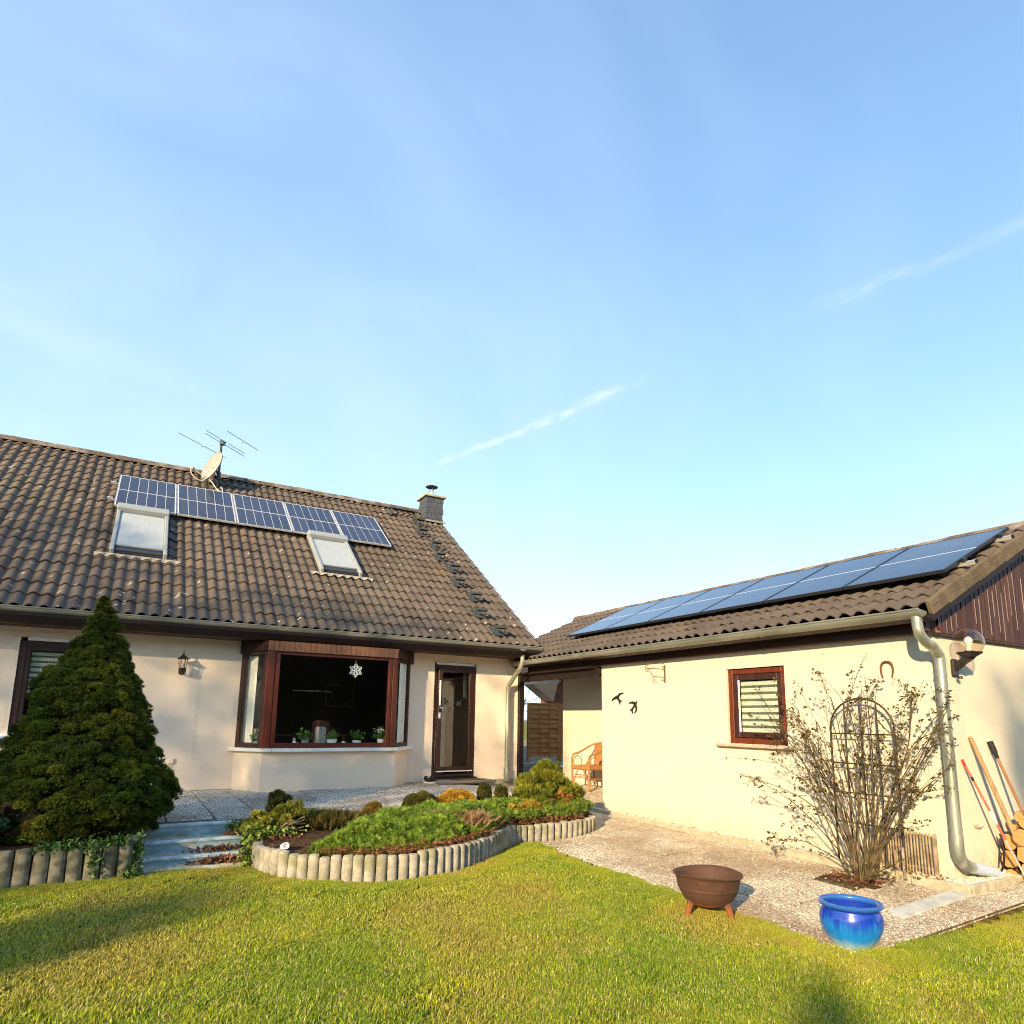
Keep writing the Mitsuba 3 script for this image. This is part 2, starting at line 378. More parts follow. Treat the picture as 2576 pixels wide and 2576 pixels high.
def smooth_path(pts, n=8):
    p = np.asarray(pts, float); k = len(p)
    if k < 3:
        return p
    q = np.vstack([2*p[0]-p[1], p, 2*p[-1]-p[-2]]); out = []
    for i in range(k-1):
        a, b, c, d = q[i:i+4]
        for t in np.linspace(0, 1, n, endpoint=False):
            out.append(0.5*((2*b)+(-a+c)*t+(2*a-5*b+4*c-d)*t*t+(-a+3*b-3*c+d)*t**3))
    out.append(p[-1])
    return np.array(out)


def lathe(prof, n=24, at=(0, 0, 0)):
    prof = np.asarray(prof, float); k = len(prof); th = np.arange(n)*2*np.pi/n
    v = np.stack([prof[:, None, 0]*np.cos(th), prof[:, None, 0]*np.sin(th), np.broadcast_to(prof[:, None, 1], (k, n))], -1).reshape(-1, 3)+np.array(at)
    i, j = np.meshgrid(np.arange(k-1), np.arange(n), indexing='ij')
    q = np.stack([i*n+j, i*n+(j+1) % n, (i+1)*n+(j+1) % n, (i+1)*n+j], -1).reshape(-1, 4)
    return v, np.vstack([q[:, [0, 1, 2]], q[:, [0, 2, 3]]])


def extrude(poly, h, M=None):
    if not isinstance(poly, (sg.Polygon, sg.MultiPolygon)):
        poly = sg.Polygon(poly)
    m = MB()
    for g in getattr(poly, 'geoms', [poly]):
        m.add(trimesh.creation.extrude_polygon(g, h, engine='earcut'))
    v, f = m.get()
    if M is not None:
        v = v@M[:3, :3].T+M[:3, 3]
    return v, f


FRONT = lambda y: frame((0, y, 0), (1, 0, 0), (0, 0, 1), (0, -1, 0))      # polygon (x, z), extruded towards -y from y
SIDE = lambda x: frame((x, 0, 0), (0, 1, 0), (0, 0, 1), (1, 0, 0))        # polygon (y, z), extruded towards +x from x
ORIGIN = np.array([0, 11.12, 1.47])


def roof_frame(u, s, h=0.0):                       # house roof: x right, y up the slope, z off the roof
    return frame(ORIGIN+np.array([u, s*CT-h*ST, s*ST+h*CT]), (1, 0, 0), (0, CT, ST), (0, -ST, CT))


GO = np.array([6.8, 3.5, 1.2])


def groof_frame(u, s, h=0.0):                      # garage roof: x towards the far end (+y) reversed so that the frame is right-handed
    return frame(GO+np.array([s*CG-h*SG, u, s*SG+h*CG]), (0, -1, 0), (CG, 0, SG), (-SG, 0, CG))


def numbered(name):
    if name not in scene and name not in USED:
        USED.add(name); return name
    i = 1
    while f'{name}_{i:03d}' in scene or f'{name}_{i:03d}' in USED:
        i += 1
    k = f'{name}_{i:03d}'; USED.add(k); return k


USED, PLY = set(), {}


def put(name, mesh, m, parent=None, smooth=False, color=None, M=None, share=None):
    key = numbered(name if parent is None else parent+'__'+name)
    if share is not None:
        if (share, m) not in PLY:
            PLY[(share, m)] = mikit.ply(mesh() if callable(mesh) else mesh, m, smooth)
        d = dict(PLY[(share, m)])
    else:
        if isinstance(mesh, MB):
            mesh = mesh.get()
        d = mikit.ply(mesh, m, smooth, color=color)
    if M is not None:
        d['to_world'] = T(np.asarray(M, float).tolist())
    scene[key] = d
    return key


def thing(name, label, cat, group=None):
    key = numbered(name)
    lab(key, label, cat, group)
    return key


def lab(key, label=None, cat=None, group=None, kind=None):
    d = labels.setdefault(key, {})
    for a, b in (('label', label), ('category', cat), ('group', group), ('kind', kind)):
        if b:
            d[a] = b
    return key


def struct(name, mesh, m, label=None, **kw):
    return lab(put(name, mesh, m, **kw), label, name.replace('_', ' ') if label else None, kind='structure')


# foliage -----------------------------------------------------------
def rand_dirs(rng, n):
    v = rng.normal(size=(n, 3)); return v/np.linalg.norm(v, axis=1, keepdims=True)


def basis(a, rng):
    r = rand_dirs(rng, len(a)); b = np.cross(a, r); b /= np.linalg.norm(b, axis=1, keepdims=True)+1e-9
    return b, np.cross(a, b)


def tmpl_tuft(k=5, spread=0.55, w=0.16):
    v, f = [], []
    for i in range(k):
        th = 2*math.pi*i/k
        d = np.array([math.cos(th), math.sin(th), 0]); s = np.array([-math.sin(th), math.cos(th), 0])
        v += [-s*w, s*w, d*spread+np.array([0, 0, 1.0])]
        f.append([3*i, 3*i+1, 3*i+2])
    return np.array(v), np.array(f)


def tmpl_frond(k=4, w=0.26):
    v = [[-0.05, 0, 0], [0.05, 0, 0], [0, 0.05, 1.0]]; f = [[0, 1, 2]]
    for i in range(k):
        z = 0.15+0.7*i/k; L = w*(1.25-z)*1.5
        for s in (-1, 1):
            n = len(v)
            v += [[0, 0.02, z-0.07], [0, 0.02, z+0.07], [s*L, 0.0, z+0.34]]
            f.append([n, n+1, n+2])
    return np.array(v), np.array(f)


def tmpl_leaf(w=0.32, fold=0.12):
    v = [[0, 0, 0], [-w, fold, 0.42], [w, fold, 0.42], [0, 0, 1.0]]
    return np.array(v), np.array([[0, 2, 1], [1, 2, 3]])


def scatter(P, A, S, tmpl, C, rng):
    """copies of a template at P along the unit axes A, size S, one colour each"""
    tv, tf = tmpl; n = len(P); b, c = basis(A, rng)
    v = P[:, None]+np.asarray(S).reshape(-1, 1, 1)*(tv[None, :, 0:1]*b[:, None]+tv[None, :, 1:2]*c[:, None]+tv[None, :, 2:3]*A[:, None])
    f = tf[None]+(np.arange(n)*len(tv))[:, None, None]
    return v.reshape(-1, 3), f.reshape(-1, 3), np.repeat(C, len(tv), axis=0)


def pick_colors(rng, n, cols, jit=0.18):
    cols = np.asarray(cols, float)
    t = rng.random(n)*(len(cols)-1); i = np.minimum(t.astype(int), len(cols)-2) if len(cols) > 1 else np.zeros(n, int)
    u = (t-i)[:, None] if len(cols) > 1 else 0
    c = cols[i]*(1-u)+cols[np.minimum(i+1, len(cols)-1)]*u
    return c*(1+jit*rng.normal(size=(n, 1)))


class Foliage:
    def __init__(self):
        self.v, self.f, self.c, self.n = [], [], [], 0

    def add(self, v, f, c):
        self.v.append(v); self.f.append(f+self.n); self.c.append(c); self.n += len(v)

    def clump(self, centers, radii, per, size, cols, rng, tmpl, up=0.35, squash=1.0):
        k = len(centers)
        d = rand_dirs(rng, k*per); d[:, 2] = np.where(d[:, 2] < -0.35, -d[:, 2], d[:, 2])
        rr = np.repeat(radii, per)*(0.72+0.34*rng.random(k*per))
        P = np.repeat(centers, per, axis=0)+d*rr[:, None]*np.array([1, 1, squash])
        A = d+np.array([0, 0, up])+0.35*rand_dirs(rng, len(d)); A /= np.linalg.norm(A, axis=1, keepdims=True)
        base = pick_colors(rng, k, cols, 0.18)
        C = np.clip(np.repeat(base, per, axis=0)*(1+0.22*rng.normal(size=(k*per, 1))), 0.003, 0.9)
        self.add(*scatter(P, A, size*(0.7+0.6*rng.random(len(P))), tmpl, C, rng))

    def core(self, mesh, col):
        v, f = mesh
        self.add(np.asarray(v, float), np.asarray(f, int), np.tile(col, (len(v), 1)))

    def put(self, name, parent, m='m_foliage'):
        return put(name, (np.vstack(self.v), np.vstack(self.f)), m, parent, color=np.clip(np.vstack(self.c), 0, 1))


def lumpy(center, radii, seed, amp=0.2, sub=3):
    s = trimesh.creation.icosphere(subdivisions=sub)
    v = np.array(s.vertices); k = 1+amp*(meshkit.fbm(v*2.2+seed*3.1, 3, seed)-0.5)*2
    return np.array(center)+v*k[:, None]*np.array(radii), np.array(s.faces)


# ------------------------------------------------------------------ ground levels


def z_lawn(x, y):
    return -1.65-0.0106*np.clip(x, -4, 8)+0.02*np.clip(y, -1, 9)


def ss(a, b, x):
    t = np.clip((x-a)/(b-a), 0, 1); return t*t*(3-2*t)


def z_pave(x, y):
    a = z_lawn(4.7, y); b = -1.49+0.012*(y-8)
    low = a+(b-a)*np.clip((x-4.7)/2.2, -0.2, 2.0)
    upper = -1.165+(-1.30+1.165)*ss(5.0, 7.2, x)
    t = ss(8.2+0.9*ss(6.2, 7.0, x), 10.7, y)
    t = np.where(x < 6.05, ss(8.2, 8.3, y), t)
    return low*(1-t)+upper*t


def sheet(xs, ys, zf, dz=0.0):
    X, Y = np.meshgrid(xs, ys, indexing='ij'); v = np.stack([X, Y, zf(X, Y)+dz], -1).reshape(-1, 3)
    nx, ny = len(xs), len(ys)
    i, j = np.meshgrid(np.arange(nx-1), np.arange(ny-1), indexing='ij')
    q = np.stack([i*ny+j, (i+1)*ny+j, (i+1)*ny+j+1, i*ny+j+1], -1).reshape(-1, 4)
    return v, np.vstack([q[:, [0, 1, 2]], q[:, [0, 2, 3]]])

# ------------------------------------------------------------------ ground, lawn, paving, terrace
struct('ground', box((-400, -400, -2.2), (400, 400, -1.95)), 'm_ground', 'grass land all around the garden')
struct('lawn', sheet(np.linspace(-14, 14, 29), np.linspace(-14, 9, 24), z_lawn, -0.012), 'm_lawn_soil', 'sunlit green lawn in the foreground')
struct('back_path', box((6.4, 12.1, -1.7), (40, 40, -1.32)), 'm_back_ground', 'shaded ground in the passage behind the carport')

BED = [(1.30, 7.40), (1.35, 7.12), (1.44, 6.89), (1.60, 6.71), (1.81, 6.57), (2.17, 6.38), (2.48, 6.34), (2.74, 6.38), (3.02, 6.46), (3.27, 6.58), (3.66, 6.86), (3.88, 7.05), (4.07, 7.23),
       (4.24, 7.39), (4.42, 7.49), (4.64, 7.52), (5.06, 7.53), (5.42, 7.60), (5.73, 7.72), (5.90, 7.86), (5.99, 8.02), (6.00, 8.20)]
bed_poly = sg.Polygon(BED+[(6.0, 8.27), (1.30, 8.27)])


def resample(pts, d):
    p = smooth_path(pts, 10); seg = np.linalg.norm(np.diff(p, axis=0), axis=1); s = np.r_[0, np.cumsum(seg)]
    n = int(s[-1]/d); t = (np.arange(n)+0.5)*d
    return np.stack([np.interp(t, s, p[:, 0]), np.interp(t, s, p[:, 1])], 1)


def slab_mesh(x0, y0, x1, y1, zf, th=0.045, dz=0.0):
    g, b = 0.0065, 0.008
    xs, ys = (x0+g, x1-g), (y0+g, y1-g); V = []
    for (ins, d) in ((0, -th), (0, -b), (b, 0.0)):
        for x, y in ((xs[0]+ins, ys[0]+ins), (xs[1]-ins, ys[0]+ins), (xs[1]-ins, ys[1]-ins), (xs[0]+ins, ys[1]-ins)):
            V.append((x, y, float(zf(x, y))+d+dz))
    F = [(8, 9, 10), (8, 10, 11)]
    for k in (0, 4):
        for i in range(4):
            j = (i+1) % 4
            F += [(k+i, k+j, k+j+4), (k+i, k+j+4, k+i+4)]
    return np.array(V), np.array(F)


rs = np.random.default_rng(5)
struct('terrace', sheet(np.linspace(-6, 6.04, 26), np.linspace(8.20, 12.3, 9), lambda x, y: z_pave(np.clip(x, -9, 6.04), np.maximum(y, 8.35)), -0.014), 'm_joint', 'raised terrace of exposed aggregate slabs along the house')
for i in range(-11, 12):
    for j in range(7):
        x0, y0 = i*0.5+0.03, 8.27+j*0.5
        if x0 > 5.6 and y0 < 9.2:
            continue
        put('slab', slab_mesh(x0, y0, x0+0.5, y0+0.5, z_pave, dz=rs.normal()*0.0015), 'm_slab_terrace', 'terrace')
struct('paving', sheet(np.linspace(4.70, 11.0, 22), np.linspace(3.12, 12.2, 30), z_pave, -0.016), 'm_joint', 'path and small yard of exposed aggregate slabs in front of the garage')
pits = sg.box(6.38, 4.03, 6.90, 4.60)
for i in range(13):
    for j in range(18):
        x0, y0 = 4.72+i*0.5, 3.14+j*0.5
        cx, cy = x0+0.25, y0+0.25
        if bed_poly.buffer(0.03).contains(sg.Point(cx, cy)) or (cy > 8.2 and cx < 6.0) or (x0 > 6.86 and 3.45 < cy < 9.2) or (cx > 8.45) or cy > 8.2:
            continue
        if pits.contains(sg.Point(cx, cy)):
            continue
        if x0 < 6.86 < x0+0.5 and cy > 3.45:
            x1 = 6.895
        else:
            x1 = x0+0.5
        put('slab', slab_mesh(x0, y0, x1, y0+0.5, z_pave, dz=rs.normal()*0.0025), 'm_slab', 'paving')
for i in range(5):
    for j in range(8):
        x0, y0 = 6.03+i*0.5, 8.14+j*0.5
        x1 = x0+0.5
        if x0 > 6.86 and y0+0.1 < 9.2 or (y0 > 11.2 and x0 < 6.9):
            continue
        if x0 < 6.86 < x1 and y0+0.3 < 9.2:
            x1 = 6.895
        put('slab', slab_mesh(x0, y0, x1, y0+0.5, z_pave, dz=rs.normal()*0.002), 'm_slab', 'paving')
# terrace edge kerb behind the bed and along the steps
for i in range(5):
    x0 = 1.28+i*0.96
    put('kerb_stone', box((x0+0.003, 8.19, -1.50), (x0+0.957, 8.265, -1.157-0.003*(i % 2)), 0.008), 'm_kerb', 'terrace')
for i in range(6):
    x0 = -4.75+i*0.96
    put('kerb_stone', box((x0+0.003, 8.19, -1.50), (x0+0.957, 8.265, -1.158), 0.008), 'm_kerb', 'terrace')

# kerb and gravel strip along the garage
kb = thing('garage_kerb', 'pale concrete edging kerb along the foot of the garage wall', 'kerb')
ky = [3.44, 3.98, 4.98, 5.98, 6.98, 7.98, 8.98, 9.25]
for a, b in zip(ky[:-1], ky[1:]):
    z = -1.455+0.006*(a-3.4)
    put('kerb_stone', box((6.90, a+0.003, z-0.30), (6.965, b-0.003, z), 0.008), 'm_kerb', kb)
for a, b in ((6.968, 7.42), (7.42, 7.98), (7.98, 8.9)):
    put('kerb_stone', box((a+0.003, 3.44, -1.76), (b-0.003, 3.50, -1.455), 0.008), 'm_kerb', kb)
struct('gravel_bed', box((6.94, 3.49, -1.70), (7.16, 9.22, -1.485)), 'm_joint', 'gravel strip between kerb and garage wall')
put('gravel_bed_side', box((7.16, 3.49, -1.70), (9.5, 3.70, -1.485)), 'm_joint'); labels['gravel_bed_side'] = {'kind': 'structure', 'label': 'gravel strip below the gable wall', 'category': 'gravel strip'}
rg = np.random.default_rng(8)
ico = trimesh.creation.icosphere(subdivisions=1); iv, if_ = np.array(ico.vertices), np.array(ico.faces)
g = MB()
for k in range(1500):
    if rg.random() < 0.72:
        x, y = rg.uniform(6.975, 7.14), 3.52+(9.2-3.52)*rg.random()**1.5
    else:
        x, y = rg.uniform(7.0, 8.2), rg.uniform(3.51, 3.685)
    r = rg.uniform(0.008, 0.020)
    v = iv*(r*np.array([1, 1, 0.7])*rg.uniform(0.7, 1.3, 3))*(1+0.25*rg.normal(size=(len(iv), 1)))
    a = rg.uniform(0, 6.28); R = np.array([[math.cos(a), -math.sin(a), 0], [math.sin(a), math.cos(a), 0], [0, 0, 1]])
    g.add((v@R.T+np.array([x, y, -1.482+rg.uniform(0, 0.018)]), if_))
lab(put('gravel', g, 'm_pebble', smooth=True), 'whitish loose pebbles between the kerb and the garage wall', 'gravel', kind='stuff')

# planting bed soil
gx, gy = np.meshgrid(np.arange(1.2, 6.05, 0.06), np.arange(6.25, 8.22, 0.06), indexing='ij')


def z_bed(x, y):
    t = np.clip((y-6.4)/1.7, 0, 1)
    return -1.33+0.09*t+0.05*(meshkit.fbm(np.stack([x*2.2, y*2.2, x*0], -1), 3, 4)-0.5)


sv, sf = sheet(np.arange(1.2, 6.08, 0.06), np.arange(6.2, 8.22, 0.06), z_bed)
inner = bed_poly.buffer(-0.03)
cc = sv[sf].mean(1)
keep = np.array([inner.contains(sg.Point(c[0], c[1])) for c in cc])
struct('flower_bed', (sv, sf[keep]), 'm_soil', 'dark soil of the raised planting bed', smooth=True)


def pal_mesh(r, h, seed):
    m = lathe([(r, -0.12), (r, h-0.03), (r*0.93, h-0.008), (r*0.72, h), (0.001, h+0.002)], 12)
    v = m[0]; v[:, :2] *= (1+0.03*(meshkit.noise(v*9+seed)-0.5)[:, None]*2)
    return v, m[1]


pe = thing('palisade_edging', 'pale round concrete palisades edging the curved planting bed', 'edging')
rp = np.random.default_rng(3)
pp = resample(BED, 0.106)
for i, (x, y) in enumerate(pp):
    zb = float(z_lawn(x, y)) if x < 4.5 else float(z_pave(x, min(y, 7.9)))
    top = -1.295-0.035*ss(4.2, 4.6, x)+rp.normal()*0.006
    if x < 1.5:
        top += 0.02
    M = frame((x, y, zb), *np.eye(3)); M[2, 2] = (top-zb)/0.25
    a = rp.uniform(0, 6.28); M[:2, :2] = [[math.cos(a), -math.sin(a)], [math.sin(a), math.cos(a)]]
    M[0, 2] = rp.normal()*0.02; M[1, 2] = rp.normal()*0.02
    k = i % 4
    put('palisade', lambda k=k: pal_mesh(0.0525, 0.25, k), 'm_palisade', pe, smooth=40, M=M, share=f'pal{k}')
pe2 = thing('palisade_edging', 'mossy grey concrete palisades in front of the conical spruce', 'edging')
px = np.arange(-2.7, 0.16, 0.129)
for i, x in enumerate(px):
    y = 7.36+0.05*ss(-0.2, 0.2, x)+0.10*ss(-0.9, -2.0, x); zb = float(z_lawn(x, y))
    M = frame((x, y, zb), *np.eye(3)); M[2, 2] = (0.315+rp.normal()*0.008)/0.25
    M[0, 2] = rp.normal()*0.02
    k = i % 4
    put('palisade', lambda k=k: pal_mesh(0.063, 0.25, 10+k), 'm_palisade_old', pe2, smooth=40, M=M, share=f'pal2{k}')
for i, y in enumerate(np.arange(7.50, 8.15, 0.129)):
    zb = float(z_lawn(0.21, y)); M = frame((0.20, y, zb), *np.eye(3)); M[2, 2] = (0.33+0.004*i)/0.25
    put('palisade', lambda: pal_mesh(0.063, 0.25, 11), 'm_palisade_old', pe2, smooth=40, M=M, share='pal21')
struct('spruce_bed', sheet(np.linspace(-2.8, 0.22, 26), np.linspace(7.38, 8.2, 12), lambda x, y: -1.235+0.05*(y-7.4)/0.8+0.05*meshkit.fbm(np.stack([x*4, y*4, x*0], -1), 3, 9)), 'm_soil', 'soil of the bed under the conical spruce', smooth=True)

# blue garden steps
st = thing('garden_steps', 'worn blue painted concrete steps from the lawn up to the terrace', 'steps')
levels = [(8.18, 8.27, -1.160), (7.93, 8.185, -1.285), (7.70, 7.935, -1.405), (7.50, 7.705, -1.478)]
for i, (ya, yb, z) in enumerate(levels):
    m = MB().add(box((0.27, ya, -1.72), (1.24, yb, z), 0.012))
    k = put('step', m, 'm_step', st)
    if i < 3:
        put('nosing', box((0.27, ya-0.014, z-0.030), (1.24, ya+0.035, z+0.003), 0.006), 'm_nosing', k)

# grass blades
rgs = np.random.default_rng(21)


def grass_patch(n, R, cols, hmin, hmax, seed):
    r = np.random.default_rng(seed); a = r.uniform(0, 6.283, n); d = R*np.sqrt(r.random(n))
    x, y = d*np.cos(a), d*np.sin(a); h = r.uniform(hmin, hmax, n); w = r.uniform(0.0016, 0.0032, n)
    th = r.uniform(0, 6.283, n); lean = h*r.uniform(0.25, 1.1, n); lx, ly = np.cos(th), np.sin(th); sx, sy = -ly, lx
    z0 = -0.01
    V = np.stack([np.stack([x-sx*w, y-sy*w, x*0+z0], 1), np.stack([x+sx*w, y+sy*w, x*0+z0], 1),
                  np.stack([x+lx*lean*0.35-sx*w*0.8, y+ly*lean*0.35-sy*w*0.8, h*0.6], 1), np.stack([x+lx*lean*0.35+sx*w*0.8, y+ly*lean*0.35+sy*w*0.8, h*0.6], 1),
                  np.stack([x+lx*lean, y+ly*lean, h*(1-0.25*r.random(n))], 1)], 1)
    F = np.array([[0, 1, 3], [0, 3, 2], [2, 3, 4]])[None]+(np.arange(n)*5)[:, None, None]
    C = pick_colors(r, n, cols, 0.32)
    dry = r.random(n) < 0.13
    C[dry] = pick_colors(r, int(dry.sum()), [(0.36, 0.29, 0.10), (0.52, 0.45, 0.20)], 0.15)
    return V.reshape(-1, 3), F.reshape(-1, 3), np.clip(np.repeat(C, 5, axis=0), 0.005, 0.9)


KINDS = [[(0.105, 0.180, 0.006), (0.22, 0.300, 0.010)], [(0.165, 0.225, 0.007), (0.31, 0.350, 0.014)], [(0.22, 0.250, 0.009), (0.37, 0.375, 0.022)], [(0.22, 0.200, 0.018), (0.37, 0.32, 0.045)]]
for i, cols in enumerate(KINDS):
    for j in range(2):
        v, f, c = grass_patch(3200, 0.34, cols, 0.014, 0.046, 50+i*2+j)
        scene[f'grass_patch_{i}{j}'] = {'type': 'shapegroup', 'blades': mikit.ply((v, f), 'm_foliage', False, color=c)}
PAVED = sg.Polygon([(4.70, 3.13), (4.66, 7.5), (4.9, 7.6), (12, 8), (12, 3.13)])
NOGRASS = PAVED.buffer(0.0).union(bed_poly.buffer(0.04)).union(sg.box(0.24, 7.46, 1.30, 9)).union(sg.box(-4, 7.30, 0.27, 9))
SAFE = NOGRASS.buffer(0.30)
xs, n = [], 0
for x in np.arange(-3.2, 9.2, 0.30):
    for y in np.arange(0.6, 7.75, 0.30):
        X, Y = x+rgs.uniform(-0.12, 0.12), y+rgs.uniform(-0.12, 0.12)
        lo = (0.4922*X+0.853*Y); la = 0.867*X-0.498*Y
        if lo < 1.4 or abs(la) > 0.84*lo+0.9:
            continue
        p = sg.Point(X, Y)
        if SAFE.contains(p):
            continue
        xs.append((X, Y, 1.0))
# finer patches along the edges
for x in np.arange(-3.0, 9.0, 0.11):
    for y in np.arange(2.4, 7.75, 0.11):
        X, Y = x+rgs.uniform(-0.05, 0.05), y+rgs.uniform(-0.05, 0.05); p = sg.Point(X, Y)
        if SAFE.contains(p) and not NOGRASS.buffer(0.15*float(meshkit.fbm(np.array([X*3.1, Y*3.1, 0.7]), 3, 9))-0.015+rgs.uniform(-0.03, 0.02)).contains(p) and abs(0.867*X-0.498*Y) < 0.84*(0.4922*X+0.853*Y)+0.9:
            xs.append((X, Y, 0.33))
for n, (X, Y, k) in enumerate(xs):
    f = float(meshkit.fbm(np.array([X*0.9+3, Y*0.9, 0.3]), 3, 2))+rgs.normal()*0.08
    i = 0 if f < 0.43 else (1 if f < 0.56 else (2 if f < 0.66 else 3))
    if 0 < math.hypot(X-4.30, Y-4.30) < 0.45:
        i = 3
    a = rgs.uniform(0, 6.283); c, s = math.cos(a)*k, math.sin(a)*k
    hk = rgs.uniform(0.8, 1.15)*(1.0 if k == 1 else 1.1)
    M = np.array([[c, -s, 0, X], [s, c, 0, Y], [-0.0106*k, 0.02*k, hk, float(z_lawn(X, Y))-0.004], [0, 0, 0, 1]])
    scene[f'lawn_grass__{n+1:03d}'] = {'type': 'instance', 'group': {'type': 'ref', 'id': f'grass_patch_{i}{n % 2}'}, 'to_world': T(M.tolist())}
labels['lawn_grass'] = {'label': 'short sunlit yellow green grass of the lawn', 'category': 'grass', 'kind': 'stuff'}
# fallen leaves and petals on the lawn
fl = Foliage(); n = 130
P = np.stack([rgs.uniform(-2.5, 7, n), rgs.uniform(1.5, 7.2, n), np.zeros(n)], 1)
P = np.array([p for p in P if not SAFE.buffer(-0.2).contains(sg.Point(p[0], p[1]))]); P[:, 2] = z_lawn(P[:, 0], P[:, 1])+0.03
A = rand_dirs(rgs, len(P)); A[:, 2] = 0.15*A[:, 2]; A /= np.linalg.norm(A, axis=1, keepdims=True)
fl.add(*scatter(P, A, rgs.uniform(0.015, 0.034, len(P)), tmpl_leaf(), pick_colors(rgs, len(P), [(0.16, 0.08, 0.035), (0.34, 0.24, 0.13), (0.46, 0.40, 0.29)]), rgs))
k = fl.put('fallen_leaves', None)
lab(k, 'small dry leaves and pale petals lying scattered in the grass', 'leaves', kind='stuff')

# ------------------------------------------------------------------ the house
YH = 11.666
H = thing('house', 'pale pink rendered house with steep brown tiled roof and bay window', 'house')
outline = sg.Polygon([(-8, -1.6), (6.9, -1.6), (6.9, 1.42), (-8, 1.42)])
WIN = sg.box(-1.385, -0.30, -0.05, 1.075)
BAY = sg.Polygon([(1.60, -0.54), (4.55, -0.54), (4.55, 1.22), (1.60, 1.22)])
DOOR = sg.box(5.05, -1.09, 5.95, 1.075)
put('wall', extrude(outline.difference(WIN).difference(BAY).difference(DOOR), 0.28, FRONT(YH+0.28)), 'm_wall_pink', H)
put('wall', extrude([(YH+0.003, -1.6), (22, -1.6), (22, 1.45), (16.72, 5.45), (YH+0.003, 1.55)], 0.25, SIDE(6.645)), 'm_wall_pink', H)
put('wall', extrude([(YH+0.003, -1.6), (22, -1.6), (22, 1.45), (16.72, 5.45), (YH+0.003, 1.55)], 0.25, SIDE(-7.99)), 'm_wall_pink', H)
put('wall', box((-7.7, 21.8, -1.6), (6.64, 22, 1.45)), 'm_wall_pink', H)
put('plinth', box((1.0, YH-0.012, -1.30), (6.91, YH+0.1, -1.152)), 'm_kerb', H)
# rooms behind the glass
IW = MB()
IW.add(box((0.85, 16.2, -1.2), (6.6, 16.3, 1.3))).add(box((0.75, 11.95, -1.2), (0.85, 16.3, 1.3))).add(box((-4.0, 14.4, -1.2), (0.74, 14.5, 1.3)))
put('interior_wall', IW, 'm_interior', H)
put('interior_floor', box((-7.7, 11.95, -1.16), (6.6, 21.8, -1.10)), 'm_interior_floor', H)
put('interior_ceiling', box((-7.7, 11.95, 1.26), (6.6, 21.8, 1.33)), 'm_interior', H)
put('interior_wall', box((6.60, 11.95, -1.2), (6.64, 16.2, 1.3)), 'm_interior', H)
put('inner_door', box((5.45, 12.75, -1.09), (5.955, 12.79, 0.84)), 'm_painted_reflection', H)  # added panel standing in for the garage wall mirrored in the door glass

# roof
RF = H+'__roof'
USED.add(RF)
deck = MB().add(extrude([(10.98, 1.30), (16.76, 5.60), (22.6, 1.30), (22.6, 1.18), (16.76, 5.42), (11.10, 1.20)], 15.0, SIDE(-7.95)))
scene[RF] = mikit.ply(deck.get(), 'm_black_wood')


def tile_mesh(seed=0):
    n = 17; x = np.linspace(0, TILE_W, n)
    hgt = 0.050*np.clip(0.5-0.5*np.cos(2*np.pi*x/(TILE_W/2)), 0, 1)**0.75
    hgt[8] = 0.008; L = TILE_S+0.055
    V = []
    for y, dz in ((L, 0.0), (0.012, 0.036), (0.0, 0.031), (0.0, 0.017), (0.12, 0.013)):
        for i in range(n):
            V.append((x[i], y, hgt[i]+dz))
    F = []
    for r in range(4):
        for i in range(n-1):
            a, b = r*n+i, r*n+i+1; c, d = b+n, a+n
            F += [(a, d, c), (a, c, b)]
    # the right flank
    F += [(n-1, 2*n-1, 3*n-1), (0, 2*n, n)]
    return np.array(V), np.array(F)


rt = np.random.default_rng(31)
BASE = -0.055
cols_u = [7.14-TILE_W*(i+1) for i in range(34)]
rows = 20
SKY1, SKY2 = (-0.47, 0.37, 1.93, 3.86), (3.07, 3.89, 2.20, 3.93)
tl = []
for u in cols_u:
    for r in range(rows):
        s = r*TILE_S-0.02
        if s > 6.95:
            continue
        M = roof_frame(u, s, BASE+rt.normal()*0.0025)@rotm((0, 0, 1), rt.normal()*0.006)@rotm((1, 0, 0), rt.normal()*0.006)
        c = M[:3, 3]; dep = c@FWD; lat = abs(c@np.array([0.866, -0.5, 0]))/dep
        tl.append((dep+(100 if lat > 0.80 else 0), M))
tl.sort(key=lambda t: t[0])
tm = tile_mesh()
rest = MB()
for k, (_, M) in enumerate(tl):
    if k < 300:
        put('roof_tile', tile_mesh, 'm_tile_house', RF, smooth=35, M=M, share='tile')
    else:
        rest.add(tm, M)
lab(put('roof_tiles', rest, 'm_tile_house', RF, smooth=35), kind='stuff')


def ridge_mesh(L=0.43, r=0.125):
    th = np.linspace(-0.15, math.pi+0.15, 11); V = []
    for y, k in ((0, 1.0), (0.02, 1.05), (L, 0.9)):
        for t in th:
            V.append((y, r*k*math.cos(t), r*k*0.9*math.sin(t)))
    n = len(th); F = []
    for a in range(2):
        for i in range(n-1):
            F += [(a*n+i, a*n+n+i, a*n+n+i+1), (a*n+i, a*n+n+i+1, a*n+i+1)]
    v = np.array(V); inner = v.copy(); inner[:, 1:] *= 0.88
    return np.vstack([v, inner]), np.vstack([np.array(F), np.array(F)[:, ::-1]+len(v), [[i, i+1, len(v)+i+1] for i in range(n-1)], [[i, len(v)+i+1, len(v)+i] for i in range(n-1)]])


